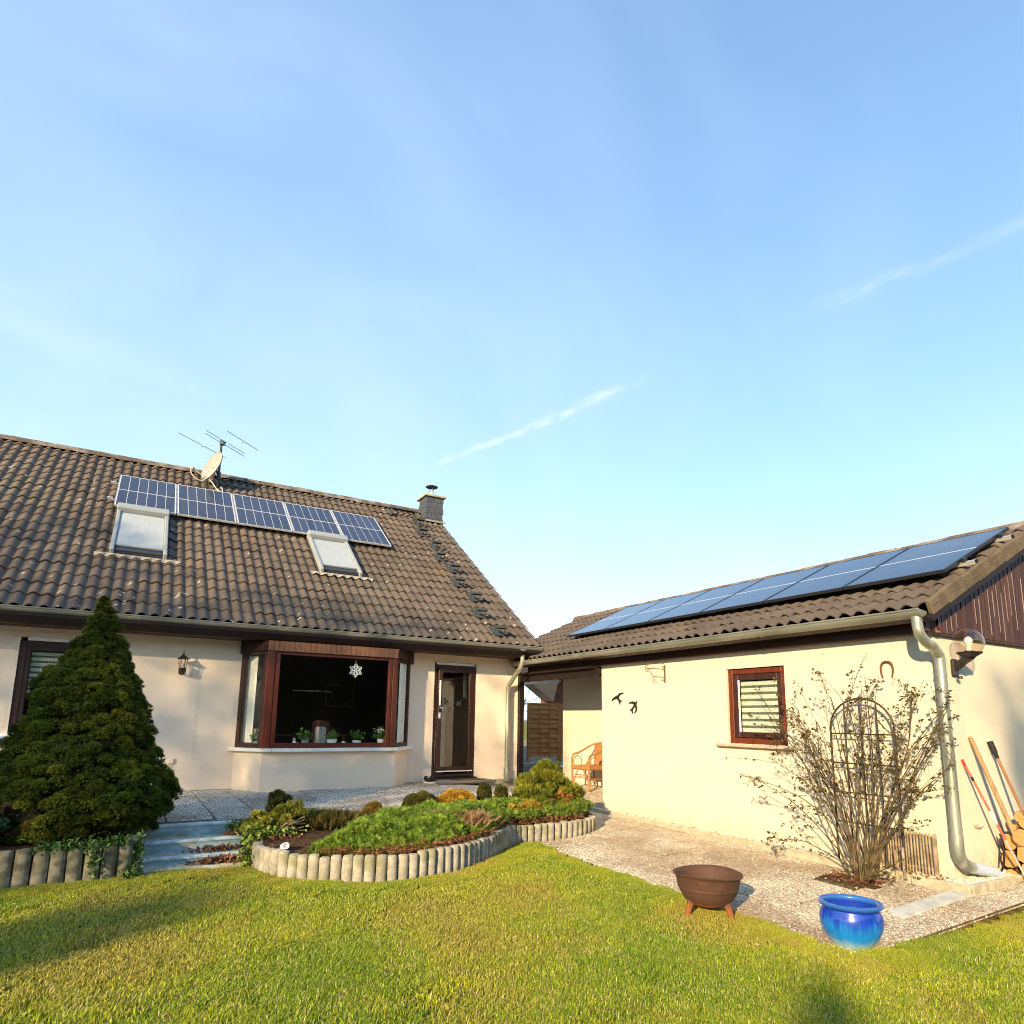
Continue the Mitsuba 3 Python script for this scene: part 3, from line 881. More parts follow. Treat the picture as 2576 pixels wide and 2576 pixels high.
for i in range(29):
    x = 6.72-0.39*(i+1)
    M = frame((x, 16.755, 5.650+rt.normal()*0.004), *np.eye(3))@rotm((0, 1, 0), -0.03)
    put('ridge_tile', ridge_mesh, 'm_ridge', RF, smooth=40, M=M, share='ridge')
put('verge_board', MB().add(box((0, 0, 0), (0.03, 7.05, 0.17)), roof_frame(7.085, -0.03, -0.24)), 'm_dark_wood_y', RF)
# eaves
put('fascia', box((-7.95, 11.16, 1.205), (7.08, 11.185, 1.395)), 'm_dark_wood', H)
for i in range(4):
    ya = 11.188+i*0.12
    put('soffit_board', box((-7.95, ya, 1.208+0.003*(i % 2)), (7.08, ya+0.118, 1.225)), 'm_dark_wood', H)


def gutter(length, r=0.068):
    th = np.linspace(math.pi*0.93, 2*math.pi, 11)
    pts = [(r*math.cos(t), r*math.sin(t)) for t in th]
    inn = [((r-0.006)*math.cos(t), (r-0.006)*math.sin(t)) for t in th]
    poly = sg.Polygon(pts+inn[::-1]).buffer(0)
    m = MB().add(extrude(poly, length))
    m.add(extrude(sg.Polygon(pts), 0.006), trans(0, 0, 0)).add(extrude(sg.Polygon(pts), 0.006), trans(0, 0, length-0.006))
    bead = tube([(-r-0.002, 0.012, 0), (-r-0.002, 0.012, length)], 0.011, 8)
    m.add(bead)
    for k in range(int(length/1.9)+1):
        z = 0.4+k*1.9
        if z < length-0.1:
            m.add(extrude(sg.Polygon([((r+0.007)*math.cos(t), (r+0.007)*math.sin(t)) for t in th]+[((r-0.002)*math.cos(t), (r-0.002)*math.sin(t)) for t in th[::-1]]).buffer(0), 0.028), trans(0, 0, z))
    return m


# local x = away from the wall reversed, local y = up, local z = along
put('gutter', MB().add(gutter(15.05).get(), frame((-7.95, 11.095, 1.405), (0, 1, 0), (0, 0, 1), (1, 0, 0))), 'm_zinc', H, smooth=30)
pipe = smooth_path([(6.66, 11.10, 1.335), (6.66, 11.10, 1.24), (6.665, 11.11, 1.13), (6.66, 11.18, 1.00), (6.63, 11.42, 0.79), (6.618, 11.545, 0.66), (6.62, 11.575, 0.54), (6.62, 11.58, 0.30), (6.62, 11.58, -0.45)], 6)
dp = MB().add(tube(pipe, 0.046, 16)).add(tube([(6.62, 11.58, -0.43), (6.62, 11.58, -0.98)], 0.0475, 16)).add(tube([(6.62, 11.58, -0.93), (6.62, 11.58, -1.19)], 0.062, 16)).add(lathe([(0.09, 0), (0.085, -0.03), (0.05, -0.13), (0.047, -0.16)], 16, (6.66, 11.10, 1.36)))
for z in (0.20, -0.43, -0.62):
    dp.add(tube([(6.62, 11.58, z-0.012), (6.62, 11.58, z+0.012)], 0.052, 16))
put('downpipe', dp, 'm_zinc_pipe', H, smooth=35)

# roof steps for the chimney sweep
def roof_step(s, u, w=0.215):
    k = put('roof_step', MB().add(tube([(-w/2, 0.02, 0.21), (-w/2, 0.02, 0.03), (-w/2, 0.30, 0.02)], 0.009, 6)).add(tube([(w/2, 0.02, 0.21), (w/2, 0.02, 0.03), (w/2, 0.30, 0.02)], 0.009, 6)).add(
        tube([(-w/2, 0.02, 0.21), (-w/2, 0.26, 0.03)], 0.008, 6)).add(tube([(w/2, 0.02, 0.21), (w/2, 0.26, 0.03)], 0.008, 6)).add(box((-w/2+0.02, 0.0, 0.0), (w/2-0.02, 0.34, 0.014))), 'm_grate', H, M=roof_frame(u, s, 0.02))
    # the tread is level: turned back by the roof pitch
    M = roof_frame(u, s, 0.225)@rotm((1, 0, 0), -math.radians(36.8))
    g = MB()
    for i in range(5):
        g.add(box((-w/2, -0.05+i*0.036, -0.030), (w/2, -0.05+i*0.036+0.010, 0.012)))
    for x in (-w/2, -w/6, w/6, w/2-0.012):
        g.add(box((x, -0.05, -0.028), (x+0.012, 0.11, 0.010)))
    g.add(box((-w/2, 0.10, -0.012), (-w/2+0.014, 0.12, 0.06))).add(box((w/2-0.014, 0.10, -0.012), (w/2, 0.12, 0.06)))
    put('tread', g, 'm_grate', k, M=M)


for s, u in ((5.85, 6.24), (5.12, 6.10), (4.35, 6.22), (3.65, 6.10), (3.05, 6.24), (2.30, 6.10), (1.65, 6.24), (0.90, 6.07), (0.22, 6.22)):
    roof_step(s, u)
wk = MB()
for i in range(6):
    wk.add(box((5.55, -0.06+i*0.03, 0.0), (6.35, -0.045+i*0.03, 0.03)))
for x in (5.6, 6.28):
    wk.add(box((x, -0.08, -0.20), (x+0.02, 0.12, 0.0)))
put('roof_walkway', wk, 'm_grate', H, M=roof_frame(0, 6.50, 0.16)@rotm((1, 0, 0), -math.radians(36.8)))

# chimney
CH = H+'__chimney'; USED.add(CH)
cm = MB().add(box((6.645, 16.315, 5.0), (7.135, 16.835, 6.05)))
scene[CH] = mikit.ply(cm.get(), 'm_slate')
rc = np.random.default_rng(77)
for r in range(6):
    z0 = 5.12+r*0.155
    for c in range(4):
        x0 = 6.63+c*0.165-(0.08 if r % 2 else 0); x1 = min(x0+0.155, 7.15); x0 = max(x0, 6.63)
        if x1-x0 > 0.03:
            put('slate', MB().add(box((x0, -0.018, 0), (x1, -0.004-rc.random()*0.004, 0.16)), trans(0, 16.315, z0)@rotm((1, 0, 0), -0.05)), 'm_slate', CH)
    for c in range(3):
        y0 = 16.30+c*0.19-(0.09 if r % 2 else 0); y1 = min(y0+0.180, 16.85); y0 = max(y0, 16.30)
        if y1-y0 > 0.03:
            put('slate', MB().add(box((-0.018, y0, 0), (-0.004-rc.random()*0.004, y1, 0.16)), trans(6.645, 0, z0)@rotm((0, 1, 0), 0.05)), 'm_slate', CH)
put('chimney_cap', MB().add(box((6.57, 16.24, 6.05), (7.21, 16.91, 6.11), 0.01)), 'm_kerb', CH)
put('flue', MB().add(tube([(6.89, 16.57, 6.08), (6.89, 16.57, 6.25)], 0.085, 16)), 'm_alu', CH, smooth=30)
cw = MB().add(lathe([(0.001, 0.045), (0.10, 0.03), (0.175, 0.0), (0.17, -0.012), (0.09, 0.012), (0.001, 0.02)], 24, (6.89, 16.57, 6.43)))
for a in (0.3, 2.4, 4.5):
    cw.add(tube([(6.89+0.07*math.cos(a), 16.57+0.07*math.sin(a), 6.2), (6.89+0.07*math.cos(a), 16.57+0.07*math.sin(a), 6.44)], 0.008, 6))
put('chimney_cowl', cw, 'm_steel_dark', CH, smooth=30)
put('flashing', MB().add(box((6.56, -0.10, 0.01), (7.17, 0.02, 0.02)), roof_frame(0, 6.42, 0.03)), 'm_lead', CH)

# roof windows with outside shutters
def skylight(a, b, c, d):
    k = put('roof_window', MB().add(box((a, c, -0.05), (b, d, 0.05))), 'm_steel_dark', H, M=roof_frame(0, 0, 0))
    F = roof_frame(0, 0, 0)
    put('side_rail', MB().add(box((a-0.01, c-0.02, 0.0), (a+0.055, d-0.17, 0.115), 0.012)), 'm_shutter_box', k, M=F)
    put('side_rail', MB().add(box((b-0.055, c-0.02, 0.0), (b+0.01, d-0.17, 0.125), 0.012)), 'm_shutter_box', k, M=F)
    put('shutter_box', MB().add(box((a-0.02, d-0.19, 0.0), (b+0.02, d+0.02, 0.19), 0.02)), 'm_shutter_box', k, M=F)
    m = MB(); n = int((d-c-0.45)/0.05)
    for i in range(n):
        y0 = c+0.26+i*0.05
        m.add(box((a+0.057, y0, 0.06), (b-0.057, y0+0.047, 0.085), 0.004))
    put('shutter', m, 'm_shutter', k, M=F)
    put('shutter_rail', MB().add(box((a+0.057, c+0.22, 0.06), (b-0.057, c+0.255, 0.09), 0.004)), 'm_shutter_box', k, M=F)
    put('bottom_rail', MB().add(box((a+0.08, c+0.03, 0.05), (b-0.08, c+0.12, 0.085), 0.005)), 'm_steel_dark', k, M=F)
    put('pane', MB().add(box((a+0.08, c+0.12, 0.052), (b-0.08, c+0.22, 0.058))), 'm_steel_dark', k, M=F)
    n = 33; x = np.linspace(a-0.22, b+0.22, n); z = 0.006+0.05*np.clip(0.5-0.5*np.cos(2*np.pi*(x-7.14)/(TILE_W/2)), 0, 1)
    V = np.vstack([np.stack([x, x*0+c-0.02, x*0+0.03], 1), np.stack([x, x*0+c-0.11, z], 1), np.stack([x, x*0+c-0.115, z-0.01], 1)])
    i = np.arange(n-1); q = np.vstack([np.stack([i+n, i+n+1, i+1, i], 1), np.stack([i+2*n, i+2*n+1, i+n+1, i+n], 1)])
    put('lead_apron', (V, np.vstack([q[:, [0, 1, 2]], q[:, [0, 2, 3]]])), 'm_lead_light', k, M=F)


mat('m_lead_light', n2((0.24, 0.215, 0.18), (0.36, 0.325, 0.275), 9.0), 0.6, 0.3)
skylight(*SKY1)
skylight(*SKY2)


def pane(x0, x1, z0, z1, y):
    return np.array([(x0, y, z0), (x1, y, z0), (x1, y, z1), (x0, y, z1)]), np.array([[0, 1, 2], [0, 2, 3]])


def frame4(x0, x1, z0, z1, y0, y1, t, bev=0.006):
    """four mitred-looking frame bars butted end to end"""
    return MB().add(box((x0, y0, z0), (x0+t, y1, z1), bev)).add(box((x1-t, y0, z0), (x1, y1, z1), bev)).add(box((x0+t, y0, z0), (x1-t, y1, z0+t), bev)).add(box((x0+t, y0, z1-t), (x1-t, y1, z1), bev))


# left window
k = put('window', frame4(-1.385, -0.05, -0.285, 1.02, 11.69, 11.78, 0.085), 'm_dark_wood_z', H)
put('sash', frame4(-1.305, -0.13, -0.205, 0.94, 11.705, 11.765, 0.06), 'm_dark_wood_z', k)
put('pane', pane(-1.25, -0.185, -0.15, 0.885, 11.735), 'm_glass', k)
put('shutter_slat', box((-1.30, 11.672, 1.022), (-0.05, 11.70, 1.072), 0.004), 'm_white', k)
put('sill', box((-1.45, 11.52, -0.345), (0.0, 11.70, -0.292), 0.01), 'm_white', k)
for i in range(8):
    z = 0.87-i*0.078
    put('blind_band', box((-1.24, 11.80, z-0.052), (-0.19, 11.803, z-0.002)), 'm_blind', k)
    if i < 7:
        put('blind_band', box((-1.24, 11.80, z-0.077), (-0.19, 11.802, z-0.053)), 'm_blind_sheer', k)

# bay window
foot = [(1.60, YH), (1.93, 11.13), (4.13, 11.13), (4.55, YH)]
k = put('bay_window', extrude(sg.Polygon(foot+[(4.55, 11.9), (1.60, 11.9)]), 0.80, trans(0, 0, -1.36)), 'm_wall_pink', H)
put('sill', extrude(sg.Polygon([(1.50, YH-0.003), (1.50, 11.61), (1.90, 11.02), (4.15, 11.02), (4.62, 11.58), (4.62, YH-0.003)]), 0.05, trans(0, 0, -0.556)), 'm_white', k)
for i in range(7):
    xx = 2.05+i*0.33
    put('sill_joint', box((xx, 11.0185, -0.55), (xx+0.004, 11.06, -0.5035)), 'm_lead', k)
put('inner_sill', extrude(sg.Polygon([(1.66, YH), (1.97, 11.20), (4.09, 11.20), (4.49, YH), (4.49, 11.9), (1.66, 11.9)]), 0.03, trans(0, 0, -0.485)), 'm_white', k)
# front frame
put('post', MB().add(box((1.905, 11.10, -0.503), (2.03, 11.19, 1.04), 0.008)).add(box((2.033, 11.115, -0.503), (2.11, 11.19, 1.04), 0.008)), 'm_red_wood', k)
put('post', MB().add(box((3.945, 11.115, -0.503), (4.015, 11.19, 1.04), 0.008)).add(box((4.018, 11.10, -0.503), (4.10, 11.19, 1.04), 0.008)), 'm_red_wood', k)
put('frame_bar', box((2.11, 11.125, -0.503), (3.945, 11.185, -0.425), 0.006), 'm_red_wood_x', k)
put('frame_bar', box((2.11, 11.125, 0.985), (3.945, 11.185, 1.04), 0.006), 'm_red_wood_x', k)
put('pane', pane(2.11, 3.945, -0.425, 0.985, 11.155), 'm_glass', k)


def cheek(p, q, nm):
    p, q = np.array(p), np.array(q); d = np.r_[q-p, 0]; L = np.linalg.norm(d); d /= L; nrm = np.array([d[1], -d[0], 0])
    if nrm[1] > 0:
        nrm = -nrm
    M = frame((p[0], p[1], 0), d, np.cross([0, 0, 1], d), (0, 0, 1))
    fr = MB().add(box((0.0, -0.03, -0.503), (0.06, 0.03, 1.04), 0.005)).add(box((L-0.06, -0.03, -0.503), (L, 0.03, 1.04), 0.005)).add(box((0.06, -0.03, -0.503), (L-0.06, 0.03, -0.435), 0.005)).add(box((0.06, -0.03, 0.985), (L-0.06, 0.03, 1.04), 0.005))
    put('side_frame', fr, 'm_dark_wood_z', k, M=M)
    put('pane', (np.array([(0.06, 0, -0.435), (L-0.06, 0, -0.435), (L-0.06, 0, 0.985), (0.06, 0, 0.985)]), np.array([[0, 1, 2], [0, 2, 3]])), 'm_glass', k, M=M)


cheek((1.625, YH-0.01), (1.925, 11.19), 'left')
cheek((4.095, 11.19), (4.525, YH-0.01), 'right')
put('lid', extrude(sg.Polygon([(1.60, YH-0.003), (1.88, 11.10), (4.12, 11.10), (4.55, YH-0.003)]), 0.02, trans(0, 0, 1.042)), 'm_dark_wood', k)
for i in range(26):
    x0 = 1.90+i*0.0845
    put('top_board', box((x0, 11.075, 1.035), (x0+0.080, 11.098, 1.195), 0.004), 'm_soft_wood', k)
rs2 = MB()
for (p, q, n) in (((1.60, YH-0.02), (1.89, 11.10), 7), ((4.11, 11.10), (4.55, YH-0.02), 8)):
    p, q = np.array(p), np.array(q)
    for i in range(n):
        a, b = p+(q-p)*(i+0.03)/n, p+(q-p)*(i+0.97)/n; d = np.r_[b-a, 0]; L = np.linalg.norm(d); d /= L
        put('top_board', MB().add(box((0, -0.012, 1.035), (L, 0.012, 1.195), 0.003), frame((a[0], a[1], 0), d, np.cross([0, 0, 1], d), (0, 0, 1))), 'm_dark_wood_z', k)
put('corner_board', box((4.50, 11.56, 0.985), (4.585, YH-0.002, 1.205), 0.004), 'm_dark_wood_z', k)
put('corner_board', box((1.565, 11.60, 1.0), (1.62, YH-0.002, 1.205), 0.004), 'm_dark_wood_z', k)

# terrace door
k = put('door', frame4(5.055, 5.945, -1.085, 1.015, 11.685, 11.77, 0.06), 'm_dark_wood_z', H)
AJAR = rotm((0, 0, 1), math.radians(4.5), (5.885, 11.745, 0))
put('leaf', MB().add(box((5.115, 11.675, -0.99), (5.20, 11.745, 0.955), 0.006)).add(box((5.80, 11.675, -0.99), (5.885, 11.745, 0.955), 0.006)).add(box((5.20, 11.675, 0.88), (5.80, 11.745, 0.955), 0.006)).add(box((5.20, 11.675, -0.99), (5.80, 11.745, -0.895), 0.006)), 'm_dark_wood_z', k, M=AJAR)
put('pane', pane(5.20, 5.80, -0.895, 0.88, 11.715), 'm_glass', k, M=AJAR)
put('shutter_slat', box((5.09, 11.660, 1.02), (5.91, 11.69, 1.065), 0.004), 'm_white', k)
put('weather_bar', box((5.115, 11.640, -0.985), (5.885, 11.674, -0.965), 0.004), 'm_white', k, M=AJAR)
put('handle', MB().add(tube([(5.15, 11.672, 0.24), (5.15, 11.672, 0.72)], 0.018, 8)).add(box((5.13, 11.66, 0.0), (5.17, 11.674, 0.11), 0.004)).add(tube([(5.15, 11.66, 0.20), (5.15, 11.62, 0.20), (5.19, 11.615, 0.19)], 0.010, 8)), 'm_white', k, smooth=30, M=AJAR)
put('lock', box((5.12, 11.655, 0.12), (5.16, 11.674, 0.24), 0.004), 'm_black_iron', k, M=AJAR)
put('threshold', box((5.03, 11.60, -1.13), (5.97, 11.78, -1.087), 0.004), 'm_black_wood', k)

# ------------------------------------------------------------------ the garage
XG, YG = 7.15, 3.69
G = thing('garage', 'cream rendered garage with low tiled roof and dark boarded gable', 'garage')
MX = frame((0, 0, 0), (0, 1, 0), (0, 0, 1), (1, 0, 0))
GWIN = sg.box(5.50, -0.272, 6.44, 0.728)
put('wall', extrude(sg.box(YG, -1.7, 9.22, 1.16).difference(GWIN), 0.24, SIDE(XG)), 'm_wall_cream', G)
put('wall', box((XG+0.003, 8.98, -1.7), (8.40, 9.217, 1.1)), 'm_wall_cream', G)
put('wall', box((8.40, 8.99, -1.7), (8.64, 12.23, 0.90)), 'm_wall_cream', G)
put('wall', box((XG+0.241, YG+0.002, -1.7), (12.4, YG+0.24, 0.965)), 'm_wall_cream', G)
put('wall', box((12.15, YG, -1.7), (12.4, 12.23, 1.0)), 'm_wall_cream', G)
put('wall', box((8.45, 12.0, -1.7), (12.4, 12.225, 1.0)), 'm_wall_cream', G)
GR = G+'__roof'; USED.add(GR)
deckg = extrude([(6.74, 1.06), (9.72, 2.45), (12.75, 1.06), (12.75, 0.99), (9.72, 2.36), (6.86, 1.03)], 9.8, frame((0, 13.30, 0), (1, 0, 0), (0, 0, 1), (0, -1, 0)))
scene[GR] = mikit.ply(deckg, 'm_black_wood')
put('rear_slope', MB().add(box((-9.85, 0.0, -0.02), (0.0, 3.45, 0.03)), frame((9.74, 3.46, 2.52), (0, -1, 0), (CG, 0, -SG), (SG, 0, CG))), 'm_tile_garage', GR)
for u in range(29):
    for r in range(9):
        s = r*TILE_S+0.0
        M = groof_frame((u+1)*TILE_W-0.02, s, -0.055+rt.normal()*0.0025)@rotm((0, 0, 1), rt.normal()*0.005)@rotm((1, 0, 0), rt.normal()*0.006)
        put('roof_tile', tile_mesh, 'm_tile_garage', GR, smooth=35, M=M, share='tile')
for i in range(26):
    y = 3.50+0.385*i
    M = frame((9.72, y, 2.495+rt.normal()*0.004), (0, 1, 0), (-1, 0, 0), (0, 0, 1))@rotm((0, 1, 0), 0.03)@rotm((0, 0, 1), math.pi, (0.2, 0, 0))
    put('ridge_tile', ridge_mesh, 'm_ridge', GR, smooth=40, M=M, share='ridge')
for i in range(9):
    s = i*TILE_S-0.02
    put('verge_tile', MB().add(box((-0.02, s, -0.125-0.004*(i % 2)), (0.035+0.002*(i % 2), s+0.372, 0.035+0.012*(i % 2)), 0.012)), 'm_verge', GR, M=groof_frame(0.02, 0, 0.0)@rotm((1, 0, 0), 0.02, (0, s, 0)))
    put('verge_tile', MB().add(box((-0.035, s, -0.125-0.004*(i % 2)), (0.02, s+0.372, 0.035+0.012*(i % 2)), 0.012)), 'm_verge', GR, M=frame((12.68, 3.48, 1.16), (0, 1, 0), (-CG, 0, SG), (SG, 0, CG)))
put('fascia', box((7.118, 3.60, 0.962), (7.148, 11.64, 1.20)), 'm_dark_wood_y', G)
put('trim', box((7.104, 3.60, 0.940), (7.148, 11.64, 0.961), 0.004), 'm_soft_wood', G)
put('carport_ceiling', box((6.93, 9.24, 0.90), (8.398, 12.30, 0.94)), 'm_black_wood', G)
put('carport_beam', box((7.02, 9.235, 0.768), (7.112, 11.598, 0.938)), 'm_black_wood', G)
put('carport_post', box((6.905, 11.60, -1.30), (7.015, 11.72, 0.90), 0.006), 'm_black_wood', G)
put('white_beam', box((8.30, 12.26, 0.835), (8.36, 14.0, 0.885), 0.005), 'm_white', G)
put('gutter', MB().add(gutter(8.05).get(), frame((6.755, 11.60, 1.125), (1, 0, 0), (0, 0, 1), (0, -1, 0))), 'm_zinc', G, smooth=30)
pipe = smooth_path([(6.755, 3.615, 1.075), (6.755, 3.615, 0.99), (6.775, 3.61, 0.90), (6.86, 3.605, 0.83), (6.97, 3.60, 0.78), (7.055, 3.60, 0.71), (7.075, 3.60, 0.60), (7.075, 3.60, -0.15)], 7)
dp = MB().add(tube(pipe, 0.050, 18)).add(tube([(7.075, 3.60, -0.12), (7.075, 3.60, -1.05)], 0.052, 18))
dp.add(tube(smooth_path([(7.075, 3.60, -1.03), (7.075, 3.60, -1.16), (7.095, 3.598, -1.25), (7.17, 3.59, -1.32), (7.26, 3.585, -1.345)], 6), 0.056, 18))
for z in (0.50, -0.13, -0.98, -0.28):
    dp.add(tube([(7.075, 3.60, z-0.010), (7.075, 3.60, z+0.010)], 0.0555, 18))
put('downpipe', dp, 'm_zinc_pipe', G, smooth=35)
put('pipe_outlet', MB().add(tube(smooth_path([(7.24, 3.586, -1.345), (7.40, 3.585, -1.378), (7.60, 3.58, -1.42), (7.72, 3.575, -1.44)], 5), [0.054]*10+[0.050]*3+[0.048]*3, 16)), 'm_pipe_blue', G, smooth=35)
# boarded gable
GC = G+'__gable_cladding'; USED.add(GC)
scene[GC] = mikit.ply(extrude([(7.0, 0.955), (7.16, 1.18), (9.72, 2.36), (12.30, 1.16), (12.4, 0.955)], 0.03, FRONT(3.69)), 'm_black_wood')
rb = np.random.default_rng(12)
nb = 54
for i in range(nb):
    x0 = 6.93+i*0.1035
    x1 = x0+0.1035
    ht = lambda x: (1.08+(x-6.86)*math.tan(math.radians(25))) if x < 9.72 else (1.08+(9.72-6.86-(x-9.72))*math.tan(math.radians(25)))
    a, b = ht(x0)-0.035, ht(x1)-0.035
    if min(a, b) < 1.0:
        continue
    y0 = 3.645+rb.random()*0.004
    poly = [(x0+0.004, 0.948), (x1-0.014, 0.948), (x1-0.014, b), (x0+0.004, a)]
    put('board', extrude(poly, 0.018, FRONT(y0)), 'm_clad', GC)
    # the worn pale edge of a board that has lost its stain
    if rb.random() < 0.80:
        h_ = b-0.95; lo = 0.949+h_*0.4*rb.random()**2; hi = max(lo+0.1*h_, b-0.04-0.35*h_*rb.random())
        put('board_edge', extrude([(x1-0.024, lo), (x1-0.015, lo), (x1-0.015, hi), (x1-0.024, hi)], 0.0030, FRONT(y0-0.0178)), 'm_clad_edge', GC)
put('drip_board', box((6.99, 3.636, 0.930), (12.4, 3.66, 0.947), 0.003), 'm_dark_wood', GC)

# garage window
k = put('window', MB().add(frame4(-6.44, -5.50, -0.272, 0.728, 0, 0.09, 0.075).get(), frame((7.185, 0, 0), (0, -1, 0), (1, 0, 0), (0, 0, 1))), 'm_red_wood', G)
put('sash', MB().add(frame4(-6.36, -5.58, -0.192, 0.648, 0.012, 0.07, 0.075).get(), frame((7.185, 0, 0), (0, -1, 0), (1, 0, 0), (0, 0, 1))), 'm_dark_wood_z', k)
put('glazing_bead', MB().add(box((7.20, 6.262, -0.12), (7.206, 6.285, 0.573))), 'm_white', k)
put('pane', (np.array([(7.23, 6.285, -0.117), (7.23, 5.655, -0.117), (7.23, 5.655, 0.573), (7.23, 6.285, 0.573)]), np.array([[0, 1, 2], [0, 2, 3]])), 'm_glass', k)
for i in range(8):
    z = 0.555-i*0.0885
    put('blind_band', box((7.262, 5.64, z-0.055), (7.265, 6.29, z)), 'm_blind', k)
    put('blind_band', box((7.262, 5.64, z-0.0875), (7.264, 6.29, z-0.056)), 'm_blind_sheer', k)
put('reveal_top', box((7.152, 5.45, 0.729), (7.30, 6.50, 0.76)), 'm_wall_cream', k)
put('sill', box((7.07, 5.42, -0.315), (7.20, 6.60, -0.274), 0.008), 'm_slab_sill', k)
mat('m_slab_sill', n2((0.34, 0.25, 0.17), (0.50, 0.40, 0.30), 40.0), 0.6, 0.3)
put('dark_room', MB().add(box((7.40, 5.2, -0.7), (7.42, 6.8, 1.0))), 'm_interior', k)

# ------------------------------------------------------------------ solar panels
def solar(label, M, w, h, house):
    t = thing('solar_panel', label, 'solar panel', 'solar panels in a row on the house roof' if house else 'solar panels in a row on the garage roof')
    bs, ce, fr = ('m_backsheet', 'm_cell', 'm_alu') if house else ('m_backsheet_garage', 'm_cell_garage', 'm_frame_black')
    put('backsheet', MB().add(box((0.012, 0.012, -0.02), (w-0.012, h-0.012, 0.0))), bs, t, M=M)
    b = 0.010
    put('frame', MB().add(box((0, 0, -0.034), (b, h, 0.004))).add(box((w-b, 0, -0.034), (w, h, 0.004))).add(box((b, 0, -0.034), (w-b, b, 0.004))).add(box((b, h-b, -0.034), (w-b, h, 0.004))), fr, t, M=M)
    cw = (w-0.05)/6; chh = (h-0.075)/2
    for r in range(2):
        for c in range(6):
            x0, y0 = 0.025+c*cw, 0.025+r*(chh+0.025)
            put('cell', MB().add(box((x0+(0.0045 if house else 0.003), y0+0.003, 0.0), (x0+cw-(0.0045 if house else 0.003), y0+chh-0.003, 0.0018))), ce, t, M=M)
    if not house:
        put('centre_line', MB().add(box((0.02, h/2-0.010, 0.0019), (w-0.02, h/2+0.010, 0.0030))), 'm_busbar', t, M=M)
        g = MB()
        for c in range(1, 6):
            g.add(box((0.025+c*cw-0.0016, 0.03, 0.0019), (0.025+c*cw+0.0016, h-0.03, 0.0025)))
        put('cell_joints', g, 'm_busbar_dim', t, M=M)
        labels[t+'__cell_joints'] = {'kind': 'stuff'}


mat('m_busbar_dim', (0.16, 0.20, 0.26), 0.3, 0.5)
order = ['leftmost', 'second from the left', 'middle', 'fourth from the left', 'rightmost']
us = [-0.565, 0.512, 1.625, 2.745, 3.850, 4.960]
for i in range(5):
    solar(f'blue framed solar panel on the house roof, {order[i]} of the five', roof_frame(us[i]+0.008, 3.90, 0.115), us[i+1]-us[i]-0.016, 1.745, True)
for i, s in enumerate((4.35, 5.25)):
    k = thing('mounting_rail', 'upper rail end left of the solar panels on the house roof' if i else 'lower rail end left of the solar panels on the house roof', 'rail')
    put('profile', MB().add(box((-0.70, s, 0.03), (5.0, s+0.04, 0.075))), 'm_alu', k, M=roof_frame(0, 0, 0))
    put('clamp', MB().add(box((-0.60, s-0.005, 0.075), (-0.57, s+0.045, 0.115))), 'm_steel_dark', k, M=roof_frame(0, 0, 0))
gy = [3.69, 4.885, 6.08, 7.275, 8.47, 9.66, 10.85]
order = ['nearest at the right end', 'second from the right', 'third from the right', 'third from the far left', 'second from the far left', 'farthest at the left end']
for i in range(6):
    solar(f'dark solar panel on the garage roof, {order[i]} of the six', groof_frame(gy[i+1]-3.5-0.008, 0.865, 0.115), 1.179, 1.74, False)
for i, s in enumerate((1.25, 2.25)):
    k = thing('mounting_rail', 'upper rail end right of the garage solar panels' if i else 'lower rail end right of the garage solar panels', 'rail')
    put('profile', MB().add(box((-7.3, s, 0.03), (-0.06, s+0.04, 0.075))), 'm_alu', k, M=groof_frame(0, 0, 0))
    put('end_cap', MB().add(box((-0.06, s-0.002, 0.028), (-0.045, s+0.042, 0.077))), 'm_black_iron', k, M=groof_frame(0, 0, 0))
    put('clamp', MB().add(box((-0.185, s-0.01, 0.076), (-0.150, s+0.05, 0.118))), 'm_frame_black', k, M=groof_frame(0, 0, 0))

# ------------------------------------------------------------------ antenna and dish on the house roof
t = thing('tv_antenna', 'thin blue yagi television antenna on a grey mast above the roof ridge', 'antenna')
put('mast', MB().add(tube([(1.375, 16.22, 5.25), (1.36, 16.17, 6.33)], 0.026, 12)).add(tube([(1.372, 16.2, 5.6), (1.31, 15.75, 4.98)], 0.010, 8)), 'm_steel_dark', t, smooth=30)
put('boom', tube([(0.989, 16.548, 6.30), (1.772, 15.79, 6.30)], 0.011, 8), 'm_alu_blue', t, smooth=30)
put('junction_box', MB().add(box((-0.05, -0.05, -0.04), (0.06, 0.05, 0.05), 0.008), frame((1.38, 16.15, 6.30), (0.72, -0.69, 0), (0.69, 0.72, 0), (0, 0, 1))).add(box((-0.03, -0.03, 0), (0.03, 0.03, 0.08), 0.006), trans(1.36, 16.17, 6.31)), 'm_steel_dark', t)
put('element', tube([(0.43, 16.041, 6.31), (1.554, 17.081, 6.31)], 0.009, 8), 'm_alu_blue', t, smooth=30)
put('element', tube([(1.369, 15.347, 6.31), (2.176, 16.148, 6.31)], 0.009, 8), 'm_alu_blue', t, smooth=30)
a0, a1 = np.array([0.963, 15.66, 6.345]), np.array([1.915, 16.60, 6.345]); dn = np.array([0, 0, -0.075])
put('folded_dipole', tube(np.vstack([smooth_path([(a0+a1)/2, a0*0.97+a1*0.03, a0, a0+dn, a0*0.97+a1*0.03+dn, (a0+a1)/2+dn, a1*0.97+a0*0.03+dn, a1+dn, a1, a1*0.97+a0*0.03, (a0+a1)/2], 5)]), 0.009, 8), 'm_alu_blue', t, smooth=30)
for p in ((0.989, 16.548, 6.30), (1.772, 15.79, 6.30)):
    put('bracket', box(np.array(p)-0.022, np.array(p)+0.022, 0.004), 'm_alu_blue', t)

